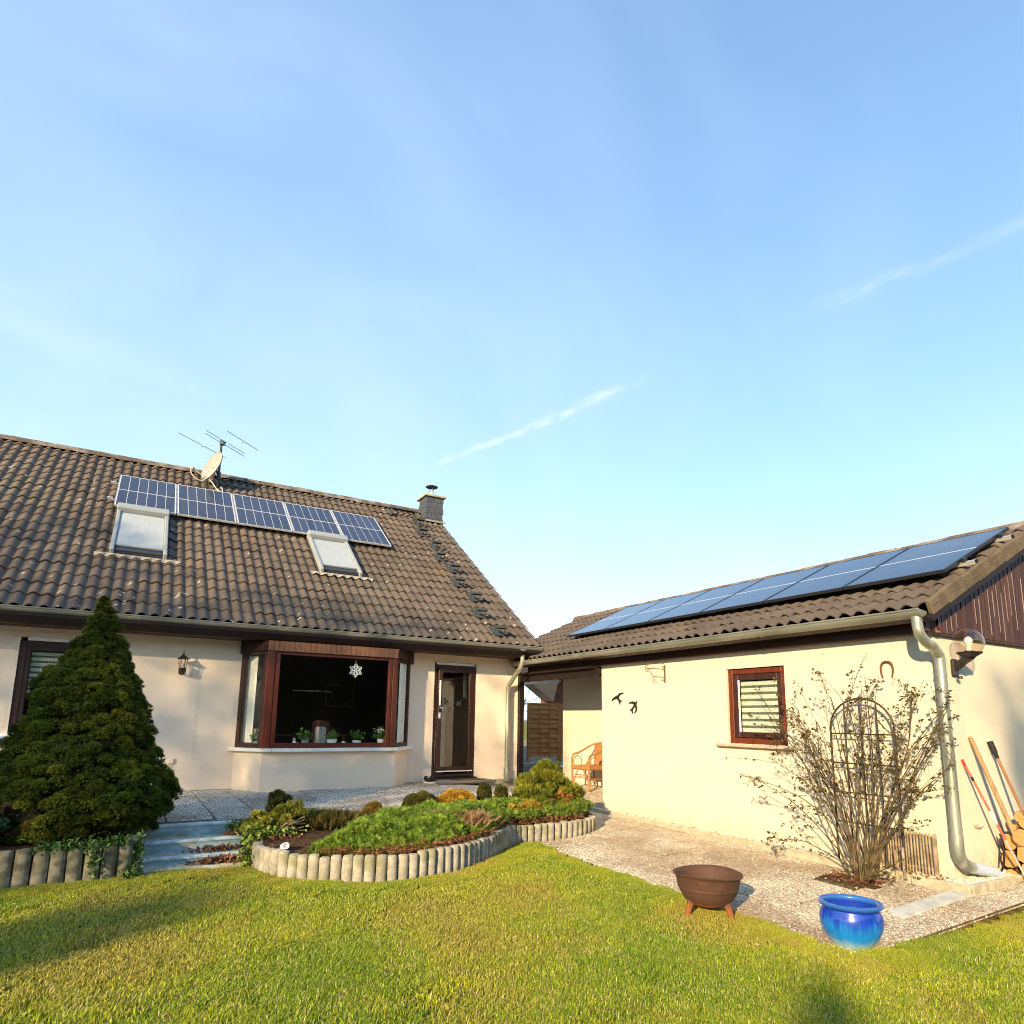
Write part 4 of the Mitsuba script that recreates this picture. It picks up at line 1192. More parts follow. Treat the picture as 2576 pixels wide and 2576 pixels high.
t = thing('satellite_dish', 'beige oval satellite dish with feed arm in front of the antenna mast', 'satellite dish')
nd = np.array([-0.86, -0.42, 0.30]); nd /= np.linalg.norm(nd)
rx = np.cross([0, 0, 1], nd); rx /= np.linalg.norm(rx); ry = np.cross(nd, rx)
DC = np.array([1.195, 16.02, 5.665])
th = np.arange(33)*2*np.pi/33; V, F = [DC-nd*0.055], []
for j, k in enumerate((0.25, 0.5, 0.75, 0.97, 1.0)):
    for a in th:
        V.append(DC+rx*0.34*k*math.cos(a)+ry*0.375*k*math.sin(a)-nd*0.055*(1-k*k)+(nd*0.012 if k == 1.0 else 0))
for i in range(33):
    F.append((0, 1+i, 1+(i+1) % 33))
    for j in range(4):
        a, b = 1+j*33+i, 1+j*33+(i+1) % 33
        F += [(a, a+33, b+33), (a, b+33, b)]
V = np.array(V); Vb = V-nd*0.015
put('reflector', (np.vstack([V, Vb]), np.vstack([F, np.array(F)[:, ::-1]+len(V)])), 'm_dish', t, smooth=40)
lnb = np.array([0.775, 15.90, 5.50]); base = DC-ry*0.36
put('feed_arm', tube([base, lnb+np.array([0.05, 0.02, -0.03])], 0.013, 8), 'm_cable', t, smooth=30)
put('feed_horn', MB().add(tube([lnb-nd*0.0, lnb-nd*0.10], [0.030, 0.024], 12)).add(box(lnb+np.array([-0.03, -0.03, -0.05]), lnb+np.array([0.03, 0.03, 0.03]), 0.008)), 'm_cable', t, smooth=30)
put('bracket', MB().add(tube([DC-nd*0.06, (1.37, 16.2, 5.55)], 0.03, 8)).add(tube([DC-nd*0.06-ry*0.15, (1.37, 16.2, 5.45)], 0.015, 8)).add(box((1.33, 16.16, 5.42), (1.41, 16.25, 5.6), 0.006)), 'm_steel_dark', t)
put('cable', MB().add(tube(smooth_path([lnb+np.array([0, 0, -0.05]), lnb+np.array([0.0, 0, -0.13]), lnb+np.array([0.10, 0.0, -0.24]), lnb+np.array([0.24, 0.03, -0.265]), base, base+np.array([0.10, -0.05, -0.06]), (1.30, 15.74, 5.06), (1.36, 15.62, 4.95)], 6), 0.0125, 8)).add(tube(smooth_path([(1.31, 15.8, 5.05), (1.36, 15.68, 4.99), (1.42, 15.62, 4.94), (1.43, 15.70, 5.04), (1.40, 15.74, 5.10)], 6), 0.0125, 8)), 'm_cable', t, smooth=30)

# ------------------------------------------------------------------ fixtures on the walls
t = thing('wall_lantern', 'black carriage lantern on the pink house wall left of the bay window', 'lantern')
LX, LY = 0.722, 11.52
put('roof', lathe([(0.001, 0.955), (0.010, 0.945), (0.012, 0.93), (0.020, 0.925), (0.025, 0.915), (0.055, 0.885), (0.088, 0.865), (0.090, 0.855), (0.07, 0.858), (0.001, 0.87)], 6, (LX, LY, 0)), 'm_black_iron', t)
put('finial', lathe([(0.001, 1.005), (0.006, 0.99), (0.004, 0.975), (0.010, 0.965), (0.008, 0.945)], 10, (LX, LY, 0)), 'm_black_iron', t)
for i in range(6):
    a = i*math.pi/3
    put('bar', tube([(LX+0.066*math.cos(a), LY+0.066*math.sin(a), 0.86), (LX+0.043*math.cos(a), LY+0.043*math.sin(a), 0.712)], 0.0055, 6), 'm_black_iron', t)
put('glass', lathe([(0.062, 0.857), (0.040, 0.714)], 6, (LX, LY, 0)), 'm_globe', t)
put('bulb', lathe([(0.001, 0.80), (0.018, 0.785), (0.020, 0.765), (0.012, 0.735), (0.012, 0.71)], 12, (LX, LY, 0)), 'm_offwhite', t)
put('base', lathe([(0.052, 0.718), (0.050, 0.705), (0.058, 0.70), (0.055, 0.675), (0.035, 0.65), (0.012, 0.640), (0.001, 0.632)], 12, (LX, LY, 0)), 'm_black_iron', t, smooth=30)
put('arm', MB().add(tube(smooth_path([(LX, LY, 0.69), (LX, LY+0.05, 0.64), (LX, 11.62, 0.64), (LX, 11.66, 0.67)], 5), 0.011, 8)).add(tube([(LX, 11.664, 0.66), (LX, 11.650, 0.66)], 0.045, 14)), 'm_black_iron', t, smooth=30)
t = thing('wall_socket', 'small pale outdoor socket with two cable ducts low on the house wall', 'socket')
put('cover', box((0.655, 11.625, -0.745), (0.735, 11.664, -0.665), 0.008), 'm_wall_pink', t)
put('duct', box((0.672, 11.652, -1.16), (0.684, 11.665, -0.747), 0.002), 'm_wall_pink', t)
put('duct', box((0.706, 11.652, -1.16), (0.718, 11.665, -0.747), 0.002), 'm_wall_pink', t)

WALLX = frame((7.135, 0, 0), (0, 1, 0), (0, 0, 1), (1, 0, 0))
b1 = [(8.933, 0.332), (8.92, 0.36), (8.875, 0.393), (8.831, 0.409), (8.809, 0.423), (8.782, 0.415), (8.755, 0.445), (8.711, 0.461), (8.653, 0.467), (8.631, 0.459), (8.685, 0.447), (8.733, 0.424), (8.75, 0.391), (8.745, 0.363), (8.708, 0.339), (8.671, 0.335), (8.677, 0.325), (8.714, 0.325), (8.725, 0.322), (8.715, 0.278), (8.726, 0.278), (8.741, 0.315), (8.778, 0.36), (8.821, 0.371), (8.876, 0.362)]
b2 = [(8.494, 0.285), (8.463, 0.308), (8.411, 0.319), (8.371, 0.313), (8.336, 0.296), (8.315, 0.316), (8.298, 0.319), (8.306, 0.289), (8.317, 0.263), (8.307, 0.237), (8.296, 0.211), (8.309, 0.171), (8.335, 0.142), (8.36, 0.132), (8.34, 0.158), (8.324, 0.191), (8.328, 0.217), (8.348, 0.234), (8.384, 0.211), (8.405, 0.178), (8.408, 0.129), (8.421, 0.132), (8.425, 0.172), (8.456, 0.177), (8.466, 0.185), (8.425, 0.201), (8.393, 0.228), (8.367, 0.257), (8.377, 0.277), (8.412, 0.291), (8.453, 0.291)]
for b, l in ((b1, 'upper left black iron swallow in flight on the cream garage wall'), (b2, 'lower right black iron swallow with its tail down on the cream garage wall')):
    k = numbered('swallow'); USED.discard(k)
    put('swallow', extrude(sg.Polygon(b).buffer(0.004), 0.010, WALLX), 'm_black_iron'); lab(k, l, 'wall ornament')

t = thing('plant_bracket', 'scrolled rusty hanging basket bracket high on the garage wall', 'bracket')
put('back_plate', box((7.132, 7.628, 0.592), (7.148, 7.648, 0.862), 0.003), 'm_brown_iron', t)
BX = lambda d, z: (7.14-d, 7.638, z)
put('arm', MB().add(tube([BX(0, 0.797), BX(0.345, 0.797)], 0.006, 8)).add(tube(smooth_path([BX(0, 0.675), BX(0.19, 0.675), BX(0.25, 0.695), BX(0.29, 0.735), BX(0.345, 0.797)], 6), 0.006, 8)), 'm_bracket', t, smooth=30)


def spiral(c, r0, r1, a0, a1, n=26):
    t = np.linspace(0, 1, n); r = r0+(r1-r0)*t; a = a0+(a1-a0)*t
    return [BX(c[0]+r[i]*math.cos(a[i]), c[1]+r[i]*math.sin(a[i])) for i in range(n)]


put('scroll', tube(spiral((0.362, 0.835), 0.034, 0.013, -1.7, 4.2), 0.0055, 7), 'm_bracket', t, smooth=30)
put('scroll', tube(spiral((0.362, 0.760), 0.034, 0.013, 1.7, -4.2), 0.0055, 7), 'm_bracket', t, smooth=30)
put('scroll', tube(spiral((0.035, 0.825), 0.025, 0.010, -2.8, -7.5), 0.005, 7), 'm_bracket', t, smooth=30)
put('scroll', tube(spiral((0.035, 0.640), 0.025, 0.010, 2.8, 7.5), 0.005, 7), 'm_bracket', t, smooth=30)

hs = [(7.132, 4.180+y, 0.607+z) for y, z in smooth_path([(-0.050, -0.098), (-0.062, -0.05), (-0.066, 0.0), (-0.055, 0.045), (-0.025, 0.071), (0.025, 0.071), (0.055, 0.045), (0.066, 0.0), (0.062, -0.05), (0.050, -0.098)], 4)]
k = numbered('horseshoe'); USED.discard(k)
put('horseshoe', tube(hs, [0.008+0.005*math.sin(math.pi*i/(len(hs)-1)) for i in range(len(hs))], 8), 'm_brown_iron', smooth=40); lab(k, 'rusty horseshoe on the garage wall above the rose bush', 'horseshoe')
t = thing('tap_cover', 'small cream cover plate low on the gable wall behind the tools', 'cover')
put('plate', box((7.60, 3.676, -0.99), (7.68, 3.688, -0.92), 0.004), 'm_wall_cream', t)
put('hook', tube([(7.59, 3.676, -1.0), (7.61, 3.64, -1.005), (7.67, 3.64, -1.0)], 0.006, 6), 'm_stick', t)

t = thing('globe_lamp', 'clear glass globe lamp on a black bracket at the garage corner', 'lamp')
GX, GY, GZ = 7.395, 3.47, 0.845
put('globe', lathe([(0.055*1.0, -0.135)]+[(0.142*math.sin(a), -0.142*math.cos(a)) for a in np.linspace(0.42, math.pi-0.001, 22)], 36, (GX, GY, GZ)), 'm_globe_tint', t, smooth=True)
scene['m_globe_tint'] = {'type': 'thindielectric', 'int_ior': 1.5, 'specular_transmittance': rgb((0.90, 0.84, 0.78))}
put('holder', lathe([(0.03, -0.155), (0.05, -0.15), (0.112, -0.112), (0.118, -0.100), (0.05, -0.105), (0.045, -0.085), (0.001, -0.085)], 24, (GX, GY, GZ)), 'm_black_iron', t, smooth=30)
put('bulb', lathe([(0.022, -0.085), (0.024, -0.03), (0.036, 0.0), (0.038, 0.025), (0.025, 0.052), (0.001, 0.062)], 16, (GX, GY, GZ)), 'm_white', t, smooth=30)
put('arm', MB().add(tube([(GX, GY, GZ-0.13), (GX+0.06, 3.56, GZ-0.18), (GX+0.10, 3.66, GZ-0.24)], [0.055, 0.042, 0.042], 10)).add(box((GX+0.045, 3.655, GZ-0.33), (GX+0.155, 3.688, GZ-0.15), 0.012)).add(tube([(GX+0.10, 3.63, GZ-0.33), (GX+0.10, 3.63, GZ-0.36)], 0.024, 10)), 'm_black_iron', t)

# ------------------------------------------------------------------ objects in the yard
t = thing('blue_pot', 'glazed blue ceramic plant pot at the corner of the paving', 'pot')
PX, PY, PZ = 4.93, 3.32, -1.632
prof = [(0.001, 0.012), (0.130, 0.0), (0.146, 0.010), (0.192, 0.075), (0.217, 0.140), (0.222, 0.180), (0.216, 0.222), (0.202, 0.252), (0.200, 0.266), (0.212, 0.278), (0.226, 0.289), (0.228, 0.300), (0.218, 0.309), (0.200, 0.311), (0.186, 0.304), (0.182, 0.290), (0.184, 0.26), (0.195, 0.22), (0.195, 0.20)]
put('body', lathe(prof, 56, (PX, PY, PZ)), 'm_glaze', t, smooth=50)
put('soil', lathe([(0.196, 0.201), (0.10, 0.215), (0.001, 0.22)], 24, (PX, PY, PZ)), 'm_back_ground', t)

t = thing('fire_bowl', 'rusty cast iron fire bowl on three feet at the lawn edge', 'fire bowl')
BXc, BYc, BZ = 4.40, 4.34, -1.605
BXc, BYc = 4.455, 4.305
prof = [(0.001, 0.075), (0.09, 0.082), (0.16, 0.110), (0.205, 0.155), (0.235, 0.215), (0.256, 0.29), (0.266, 0.35), (0.276, 0.362), (0.290, 0.372), (0.292, 0.380), (0.278, 0.383), (0.262, 0.372), (0.252, 0.35), (0.240, 0.29), (0.215, 0.22), (0.18, 0.16), (0.10, 0.115), (0.001, 0.105)]
m = lathe(prof, 64, (BXc, BYc, BZ)); v = m[0]
v[:, 2] = BZ+(v[:, 2]-BZ)*0.90; v[:, 2] += 0.010*np.sin(2*np.arctan2(v[:, 1]-BYc, v[:, 0]-BXc)+0.6)*np.clip((v[:, 2]-BZ-0.2)/0.18, 0, 1)
put('bowl', (v, m[1]), 'm_rust', t, smooth=45)
put('band', lathe([(0.246, 0.218), (0.252, 0.227), (0.250, 0.236)], 64, (BXc, BYc, BZ)), 'm_rust', t, smooth=30)
for a in (2.95, 4.95, 0.8):
    c, s = math.cos(a), math.sin(a)
    put('foot', MB().add(tube([(BXc+0.165*c, BYc+0.165*s, BZ+0.14), (BXc+0.195*c, BYc+0.195*s, BZ+0.06), (BXc+0.225*c, BYc+0.225*s, BZ-0.03)], [0.034, 0.026, 0.022], 8)), 'm_rust', t, smooth=30)

k = numbered('stone_strip'); USED.discard(k)
zp = lambda x, y, h: (x, y, float(z_pave(x, y))+h)
V = np.array([zp(5.86, 3.60, 0.012), zp(5.77, 3.43, 0.012), zp(6.86, 3.44, 0.030), zp(6.93, 3.60, 0.030)]); V2 = V-np.array([0, 0, 0.035])
put('stone_strip', trimesh.convex.convex_hull(np.vstack([V, V2])), 'm_plate'); lab(k, 'long pale grey plate lying flat on the slabs beside the kerb corner', 'plate')

# tools leaning against the gable
def along(a, b, t0, t1):
    a, b = np.array(a), np.array(b); return a+(b-a)*t0, a+(b-a)*t1


a, b = (7.470, 3.678, -0.335), (7.90, 3.36, -1.585)
t = thing('garden_rake', 'thin red and white striped pole leaning left of the other tools', 'tool')
for (p, q, m, r) in ((0, 0.05, 'm_red_paint', 0.0125), (0.05, 0.135, 'm_red_faded', 0.0115), (0.135, 0.165, 'm_black_rubber', 0.0125), (0.165, 0.40, 'm_red_faded', 0.0115), (0.40, 0.50, 'm_white', 0.0112), (0.50, 0.62, 'm_red_faded', 0.0118), (0.62, 0.985, 'm_alu', 0.0095), (0.985, 1.0, 'm_green_cap', 0.016)):
    put('pole_section', tube(along(a, b, p, q), r, 10), m, t, smooth=30)
mat('m_green_cap', (0.02, 0.22, 0.12), 0.4, 0.4)
a, b = (7.660, 3.668, -0.118), (7.985, 3.42, -1.33)
t = thing('spade', 'thick wooden handled spade with faded red blade leaning beside the striped pole', 'spade')
put('handle', tube(along(a, b, 0, 1), [0.021, 0.0235], 12), 'm_handle', t, smooth=30)
put('handle_end', lathe([(0.001, 0.02), (0.012, 0.015), (0.021, -0.002)], 12, a), 'm_handle', t, smooth=30)
put('blade', MB().add(box((-0.055, -0.012, -0.27), (0.055, 0.006, 0.03), 0.01), frame((8.01, 3.40, -1.36), (0.97, 0.1, 0.2), (-0.1, 0.97, -0.2), (-0.22, 0.18, 0.96))), 'm_red_faded', t)
a, b = (8.045, 3.668, -0.155), (8.30, 3.40, -1.30)
t = thing('shovel', 'reddish wooden shovel handle with black plastic grip behind the logs', 'shovel')
put('grip', MB().add(tube(along(a, b, 0, 0.10), [0.030, 0.027], 10)).add(tube(along(a, b, 0.095, 0.15), [0.024, 0.018], 10)), 'm_black_rubber', t, smooth=40)
put('handle', tube(along(a, b, 0.14, 1), 0.0155, 10), 'm_handle_red', t, smooth=30)
k = numbered('garden_hose'); USED.discard(k)
put('garden_hose', tube(smooth_path([(7.90, 3.60, -1.08), (7.885, 3.57, -1.17), (7.83, 3.55, -1.28), (7.78, 3.54, -1.36), (7.70, 3.53, -1.41)], 6), 0.010, 8), 'm_black_wood', smooth=30); lab(k, 'short dark curved tube hooked behind the spade handle', 'tube')

# split logs
rl = np.random.default_rng(9)
logs = [(3.461, -0.995, 0.030, 7.88, 'small split log end at the upper left of the log stack'), (3.411, -0.893, 0.056, 7.92, 'topmost log of the stack beside the shovel handle'), (3.375, -0.953, 0.045, 7.90, 'thin log under the topmost log of the stack'), (3.405, -1.087, 0.088, 7.90, 'big round pale log end in the middle of the log stack'),
        (3.418, -1.254, 0.076, 7.91, 'second large round log end, below the big pale one'), (3.560, -1.16, 0.080, 7.98, 'log behind the spade handle next to the wall'), (3.565, -1.33, 0.085, 7.97, 'low log next to the wall behind the spade blade'), (3.40, -1.415, 0.078, 7.93, 'third round log end from the top, above the ground'), (3.245, -1.17, 0.085, 8.0, 'log at the front of the stack at the right picture edge'),
        (3.25, -1.345, 0.085, 7.97, 'lower front log of the stack at the right picture edge'), (3.555, -1.50, 0.08, 7.96, 'bottom log of the stack against the wall'), (3.24, -1.51, 0.08, 7.95, 'bottom front log of the stack on the slabs'), (3.30, -1.60, 0.060, 7.80, 'log lying apart on the slabs in front of the stack')]
for i, (y, z, r, x0, where) in enumerate(logs):
    L = 0.60+rl.uniform(-0.04, 0.04)
    t = thing('firewood_log', where, 'log', 'stacked firewood logs')
    n = 20; th = np.arange(n)*2*np.pi/n; rr = r*(1+0.05*np.array([rl.normal() for _ in th]))
    if i % 3 == 1:
        ph = rl.uniform(0, 6); rr = np.minimum(rr, r*0.70/np.maximum(np.cos(th-ph), 0.6))
    ring = np.stack([rr*np.cos(th), rr*np.sin(th)], 1)
    yaw = rl.normal()*0.07
    M = frame((x0, y, z), (-math.sin(yaw), -math.cos(yaw), 0), (math.cos(yaw), -math.sin(yaw), 0), (0, 0, 1))
    V = np.vstack([np.stack([ring[:, 0], 0*th, ring[:, 1]], 1), np.stack([ring[:, 0], 0*th+L, ring[:, 1]], 1)])
    j = np.arange(n); q = np.stack([j, (j+1) % n, (j+1) % n+n, j+n], 1)
    put('bark', (V, np.vstack([q[:, [0, 1, 2]], q[:, [0, 2, 3]]])), 'm_log_bark', t, smooth=40, M=M)
    f = np.stack([j, (j+1) % n, j*0+n], 1)
    for yy in (-0.002, L+0.002):
        put('cut_end', (np.vstack([np.stack([ring[:, 0]*0.96, 0*th+yy, ring[:, 1]*0.96], 1), [[0, yy, 0]]]), f), 'm_log_end', t, M=M)

# wicker armchair in the niche
t = thing('wicker_chair', 'orange brown wicker armchair against the sunlit wall of the niche', 'chair')
WM = frame((7.99, 10.66, -1.315), (0, -1, 0), (1, 0, 0), (0, 0, 1))     # local x: chair's width, y: to the back, z: up
S = 1.02


def wk_(name, pts, r, n=5):
    put(name, tube(np.array(smooth_path(pts, n))*S, r, 8), 'm_wicker', t, smooth=40, M=WM)


for sx in (-0.27, 0.27):
    wk_('leg', [(sx, -0.25, 0.0), (sx, -0.25, 0.44)], 0.022)
    wk_('leg', [(sx*0.85, 0.26, 0.0), (sx*0.85, 0.23, 0.42)], 0.020)
    wk_('arm', [(sx, -0.25, 0.40), (sx, -0.255, 0.56), (sx, -0.22, 0.645), (sx*1.03, -0.10, 0.675), (sx*1.02, 0.06, 0.745), (sx*0.86, 0.22, 0.83), (0, 0.28, 0.875)], 0.019)
    wk_('arm_loop', [(sx, -0.20, 0.42), (sx, -0.215, 0.55), (sx, -0.13, 0.62), (sx, -0.03, 0.54), (sx, -0.05, 0.44)], 0.010)
    wk_('brace', [(sx, -0.24, 0.10), (sx*0.3, -0.25, 0.37)], 0.010)
    wk_('brace', [(sx, -0.24, 0.22), (sx*0.9, 0.24, 0.20)], 0.010)
wk_('brace', [(-0.27, -0.25, 0.28), (0.27, -0.25, 0.28)], 0.010)
put('seat', MB().add(box((-0.275*S, -0.27*S, 0.37*S), (0.275*S, 0.25*S, 0.45*S), 0.02)), 'm_wicker', t, M=WM)
bk = MB()
for i in range(13):
    x = -0.20+i*0.4/12
    bk.add(tube(np.array([(x, 0.22, 0.42), (x*1.02, 0.245, 0.62), (x*0.95, 0.26, 0.865-0.30*(x*x)/0.12*0.2)])*S, 0.009, 6))
for i in range(15):
    z = 0.45+i*0.029
    bk.add(tube(np.array([(-0.21, 0.225+0.03*(z-0.42), z), (0, 0.262, z), (0.21, 0.225+0.03*(z-0.42), z)])*S, 0.0085, 6))
put('backrest', bk, 'm_wicker', t, M=WM)
put('back_panel', MB().add(box((-0.20*S, 0.235*S, 0.44*S), (0.20*S, 0.245*S, 0.84*S))), 'm_wicker', t, M=WM)

# shoes and door mat
for sx, l in ((4.905, 'left black shoe of the pair on the terrace beside the door'), (5.015, 'right black shoe of the pair on the terrace beside the door')):
    t = thing('shoe', l, 'shoe', 'pair of black shoes by the terrace door')
    yy = 11.45
    put('upper', lumpy((sx, yy+0.03, -1.105), (0.042, 0.125, 0.040), 3, 0.1, 2), 'm_black_rubber', t, smooth=True)
    put('heel', lumpy((sx, yy+0.11, -1.085), (0.038, 0.055, 0.045), 5, 0.1, 2), 'm_black_rubber', t, smooth=True)
    put('sole', MB().add(box((sx-0.045, yy-0.10, -1.160), (sx+0.045, yy+0.165, -1.138), 0.008)), 'm_white', t)
t = thing('door_mat', 'flat grey doorstep mat in front of the terrace door', 'mat')
put('slab', MB().add(box((4.99, 11.12, -1.160), (6.15, 11.59, -1.118), 0.012)), 'm_mat', t)
put('rib_mat', MB().add(box((5.35, 11.25, -1.116), (5.98, 11.56, -1.108), 0.003)), 'm_joint', t)

t = thing('garden_table', 'dark edged round garden table half cut by the left picture edge', 'table')
put('tabletop', MB().add(lathe([(0.001, 0.0), (0.44, 0.0), (0.45, -0.006), (0.45, -0.020), (0.001, -0.020)], 40, (-1.60, 10.2, -0.300))), 'm_white', t)
put('rim', lathe([(0.452, -0.012), (0.458, -0.02), (0.455, -0.080), (0.44, -0.082)], 40, (-1.60, 10.2, -0.300)), 'm_steel_dark', t)
for a in (0.6, 2.2, 3.8, 5.4):
    put('leg', tube([(-1.60+0.36*math.cos(a), 10.2+0.36*math.sin(a), -0.33), (-1.60+0.42*math.cos(a), 10.2+0.42*math.sin(a), -1.16)], 0.014, 8), 'm_steel_dark', t)

# ------------------------------------------------------------------ trellis, stick fence, rose
t = thing('rose_trellis', 'dark arched metal trellis standing behind the rose bush', 'trellis')
arch = [(6.99, 4.80, -1.50), (6.99, 4.80, -0.05)]+[(6.99, 4.435+0.365*math.cos(a), -0.05+0.335*math.sin(a)) for a in np.linspace(0.15, math.pi-0.15, 16)]+[(6.99, 4.07, -0.05), (6.99, 4.07, -1.50)]
put('arch', tube(arch, 0.011, 8), 'm_trellis', t, smooth=30)
for y in (4.25, 4.435, 4.62):
    put('upright', tube([(6.99, y, -1.5), (6.99, y, -0.05+0.33*math.sqrt(max(0, 1-((y-4.435)/0.365)**2)))], 0.0075, 8), 'm_trellis', t)
for z in (-0.10, -0.42, -0.735, -1.05):
    put('crossbar', tube([(6.985, 4.07, z), (6.985, 4.80, z)], 0.0075, 8), 'm_trellis', t)
t = thing('stick_fence', 'low fence of weathered grey brown sticks against the garage wall', 'fence')
rr_ = np.random.default_rng(2)
for i in range(19):
    y = 3.815+i*0.031
    put('stick', tube([(7.055, y+rr_.normal()*0.002, -1.475), (7.055, y+rr_.normal()*0.003, -1.065+0.012*rr_.random())], 0.0085, 7), 'm_stick', t)
put('end_post', box((7.04, 3.785, -1.48), (7.072, 3.812, -1.055), 0.003), 'm_stick', t)
for z in (-1.085, -1.40):
    put('rail', tube([(7.068, 3.80, z), (7.068, 4.40, z)], 0.007, 6), 'm_stick', t)
for (y, h, l) in ((4.10, 0.30, 'left short round stake standing in front of the stick fence'), (4.02, 0.34, 'right short round stake with a pale cap in front of the stick fence')):
    t = thing('plant_stake', l, 'stake')
    put('shaft', tube([(6.88, y, -1.56), (6.88, y+0.004, -1.56+h)], 0.013, 10), 'm_stick', t, smooth=30)
    put('cap', lathe([(0.016, 0), (0.018, 0.012), (0.001, 0.02)], 10, (6.88, y+0.004, -1.56+h)), 'm_lead', t)
struct('rose_pit', box((6.385, 4.04, -1.70), (6.895, 4.63, -1.548)), 'm_soil', 'square earth patch left open in the paving')

RB = thing('rose_bush', 'tall bare rose bush with many canes and few brown leaves against the garage', 'bush')
rb = np.random.default_rng(44)
canes, twigs, leaves = MB(), MB(), Foliage()
LP, LA = [], []


def cane(p0, d0, L, r0, bend, depth, n=12):
    p = np.array(p0, float); d = np.array(d0, float); d /= np.linalg.norm(d)
    pts = [p.copy()]
    for i in range(n):
        d = d+bend*(1.0/n)*(0.4+1.4*i/n)+rb.normal(size=3)*0.085
        d /= np.linalg.norm(d)
        p = p+d*L/n
        if p[0] > 7.10:
            p[0] = 7.10-0.2*(p[0]-7.10); d[0] = -abs(d[0])*0.3
        if p[1] < 3.48:
            p[1] = 3.48+0.3*(3.48-p[1]); d[1] = abs(d[1])*0.4
        pts.append(p.copy())
    pts = np.array(pts); r = np.linspace(r0, r0*0.35, n+1)
    (canes if depth == 0 else twigs).add(tube(pts, r, 6 if depth == 0 else 4, caps=False))
    return pts


def leafify(pts, dens, lo=0.3):
    for i in range(int(dens)):
        t_ = lo+(1-lo)*rb.random()**0.7; f = t_*(len(pts)-1); i0 = min(int(f), len(pts)-2)
        q = pts[i0]+(pts[i0+1]-pts[i0])*(f-i0)
        st_ = rand_dirs(rb, 1)[0]; st_[2] = abs(st_[2])*0.4-0.1
        q2 = q+st_*rb.uniform(0.02, 0.05)
        twigs.add(tube([q, q2], 0.0011, 3, caps=False))
        for m_ in range(rb.integers(2, 5)):
            a_ = st_+0.7*rand_dirs(rb, 1)[0]+np.array([0, 0, -0.45]); LP.append(q2+rand_dirs(rb, 1)[0]*0.012); LA.append(a_/np.linalg.norm(a_))


for i in range(30):
    y = rb.uniform(-1, 1); base = np.array([6.70+rb.normal()*0.07, 4.33+0.10*y+rb.normal()*0.025, -1.555])
    spread = y*(0.54 if y > 0 else 0.27)+rb.normal()*0.09
    d = (rb.uniform(-0.10, 0.14), spread*0.55, 1.0)
    L = rb.uniform(1.5, 2.25)*(1.0-0.05*abs(spread)); r0 = rb.uniform(0.005, 0.0125)
    pts = cane(base, d, L, r0, np.array([0.06*rb.normal(), spread*rb.uniform(0.5, 1.6)+rb.normal()*0.16, -0.12*rb.random()-0.10*abs(spread)]), 0)
    leafify(pts, 5, 0.65)
    for j in range(rb.integers(2, 6)):
        k0 = rb.integers(5, 12); dd = pts[min(k0+1, 12)]-pts[k0]; dd = dd/np.linalg.norm(dd)+rand_dirs(rb, 1)[0]*np.array([0.6, 1.0, 0.5])*0.85
        q = cane(pts[k0], dd, rb.uniform(0.2, 0.62), r0*0.40, np.array([0, rb.normal()*0.4, -0.3*rb.random()]), 1, 6)
        leafify(q, rb.integers(3, 8), 0.35)
        if rb.random() < 0.5:
            q2 = cane(q[3], q[4]-q[3]+rand_dirs(rb, 1)[0]*0.12, rb.uniform(0.12, 0.3), r0*0.22, np.array([0, 0, 0.0]), 1, 4)
            leafify(q2, rb.integers(2, 6), 0.2)
# long outer shoots
for d, L, b in (((-0.05, 0.75, 1.0), 1.65, (0, 0.25, -0.4)), ((0.1, 0.95, 0.9), 1.55, (0, 0.2, -0.2)), ((0.1, -0.75, 1.0), 1.15, (0, -0.15, -0.1)), ((0.12, -0.55, 1.0), 1.6, (0, -0.25, 0.1)), ((0.05, 0.36, 1.0), 2.5, (0, 0.15, 0.15)), ((0.05, 0.02, 1.0), 2.4, (0, -0.15, 0.1)), ((0.0, 0.9, 0.75), 1.0, (0, 0.3, -0.3)), ((0, -0.6, 0.45), 0.7, (0, -0.1, 0.3))):
    pts = cane((6.72+rb.normal()*0.05, 4.33, -1.555), d, L, 0.0075, np.array(b), 0)
    leafify(pts, 12, 0.3)
    for j in range(5):
        k0 = rb.integers(5, 12); dd = pts[min(k0+1, 12)]-pts[k0]; dd = dd/np.linalg.norm(dd)+rand_dirs(rb, 1)[0]*0.9
        leafify(cane(pts[k0], dd, rb.uniform(0.15, 0.4), 0.0028, np.array([0, 0, -0.2]), 1, 5), 6, 0.2)
put('canes', canes, 'm_twig', RB, smooth=True)
put('twigs', twigs, 'm_twig', RB)
LP, LA = np.array(LP), np.array(LA)
leaves.add(*scatter(LP, LA, rb.uniform(0.020, 0.044, len(LP)), tmpl_leaf(0.30, 0.10), np.clip(pick_colors(rb, len(LP), [(0.040, 0.040, 0.009), (0.070, 0.062, 0.014), (0.090, 0.052, 0.018)], 0.25), 0.01, 0.5), rb))
leaves.put('leaves', RB); labels[RB+'__leaves'] = {'kind': 'stuff'}
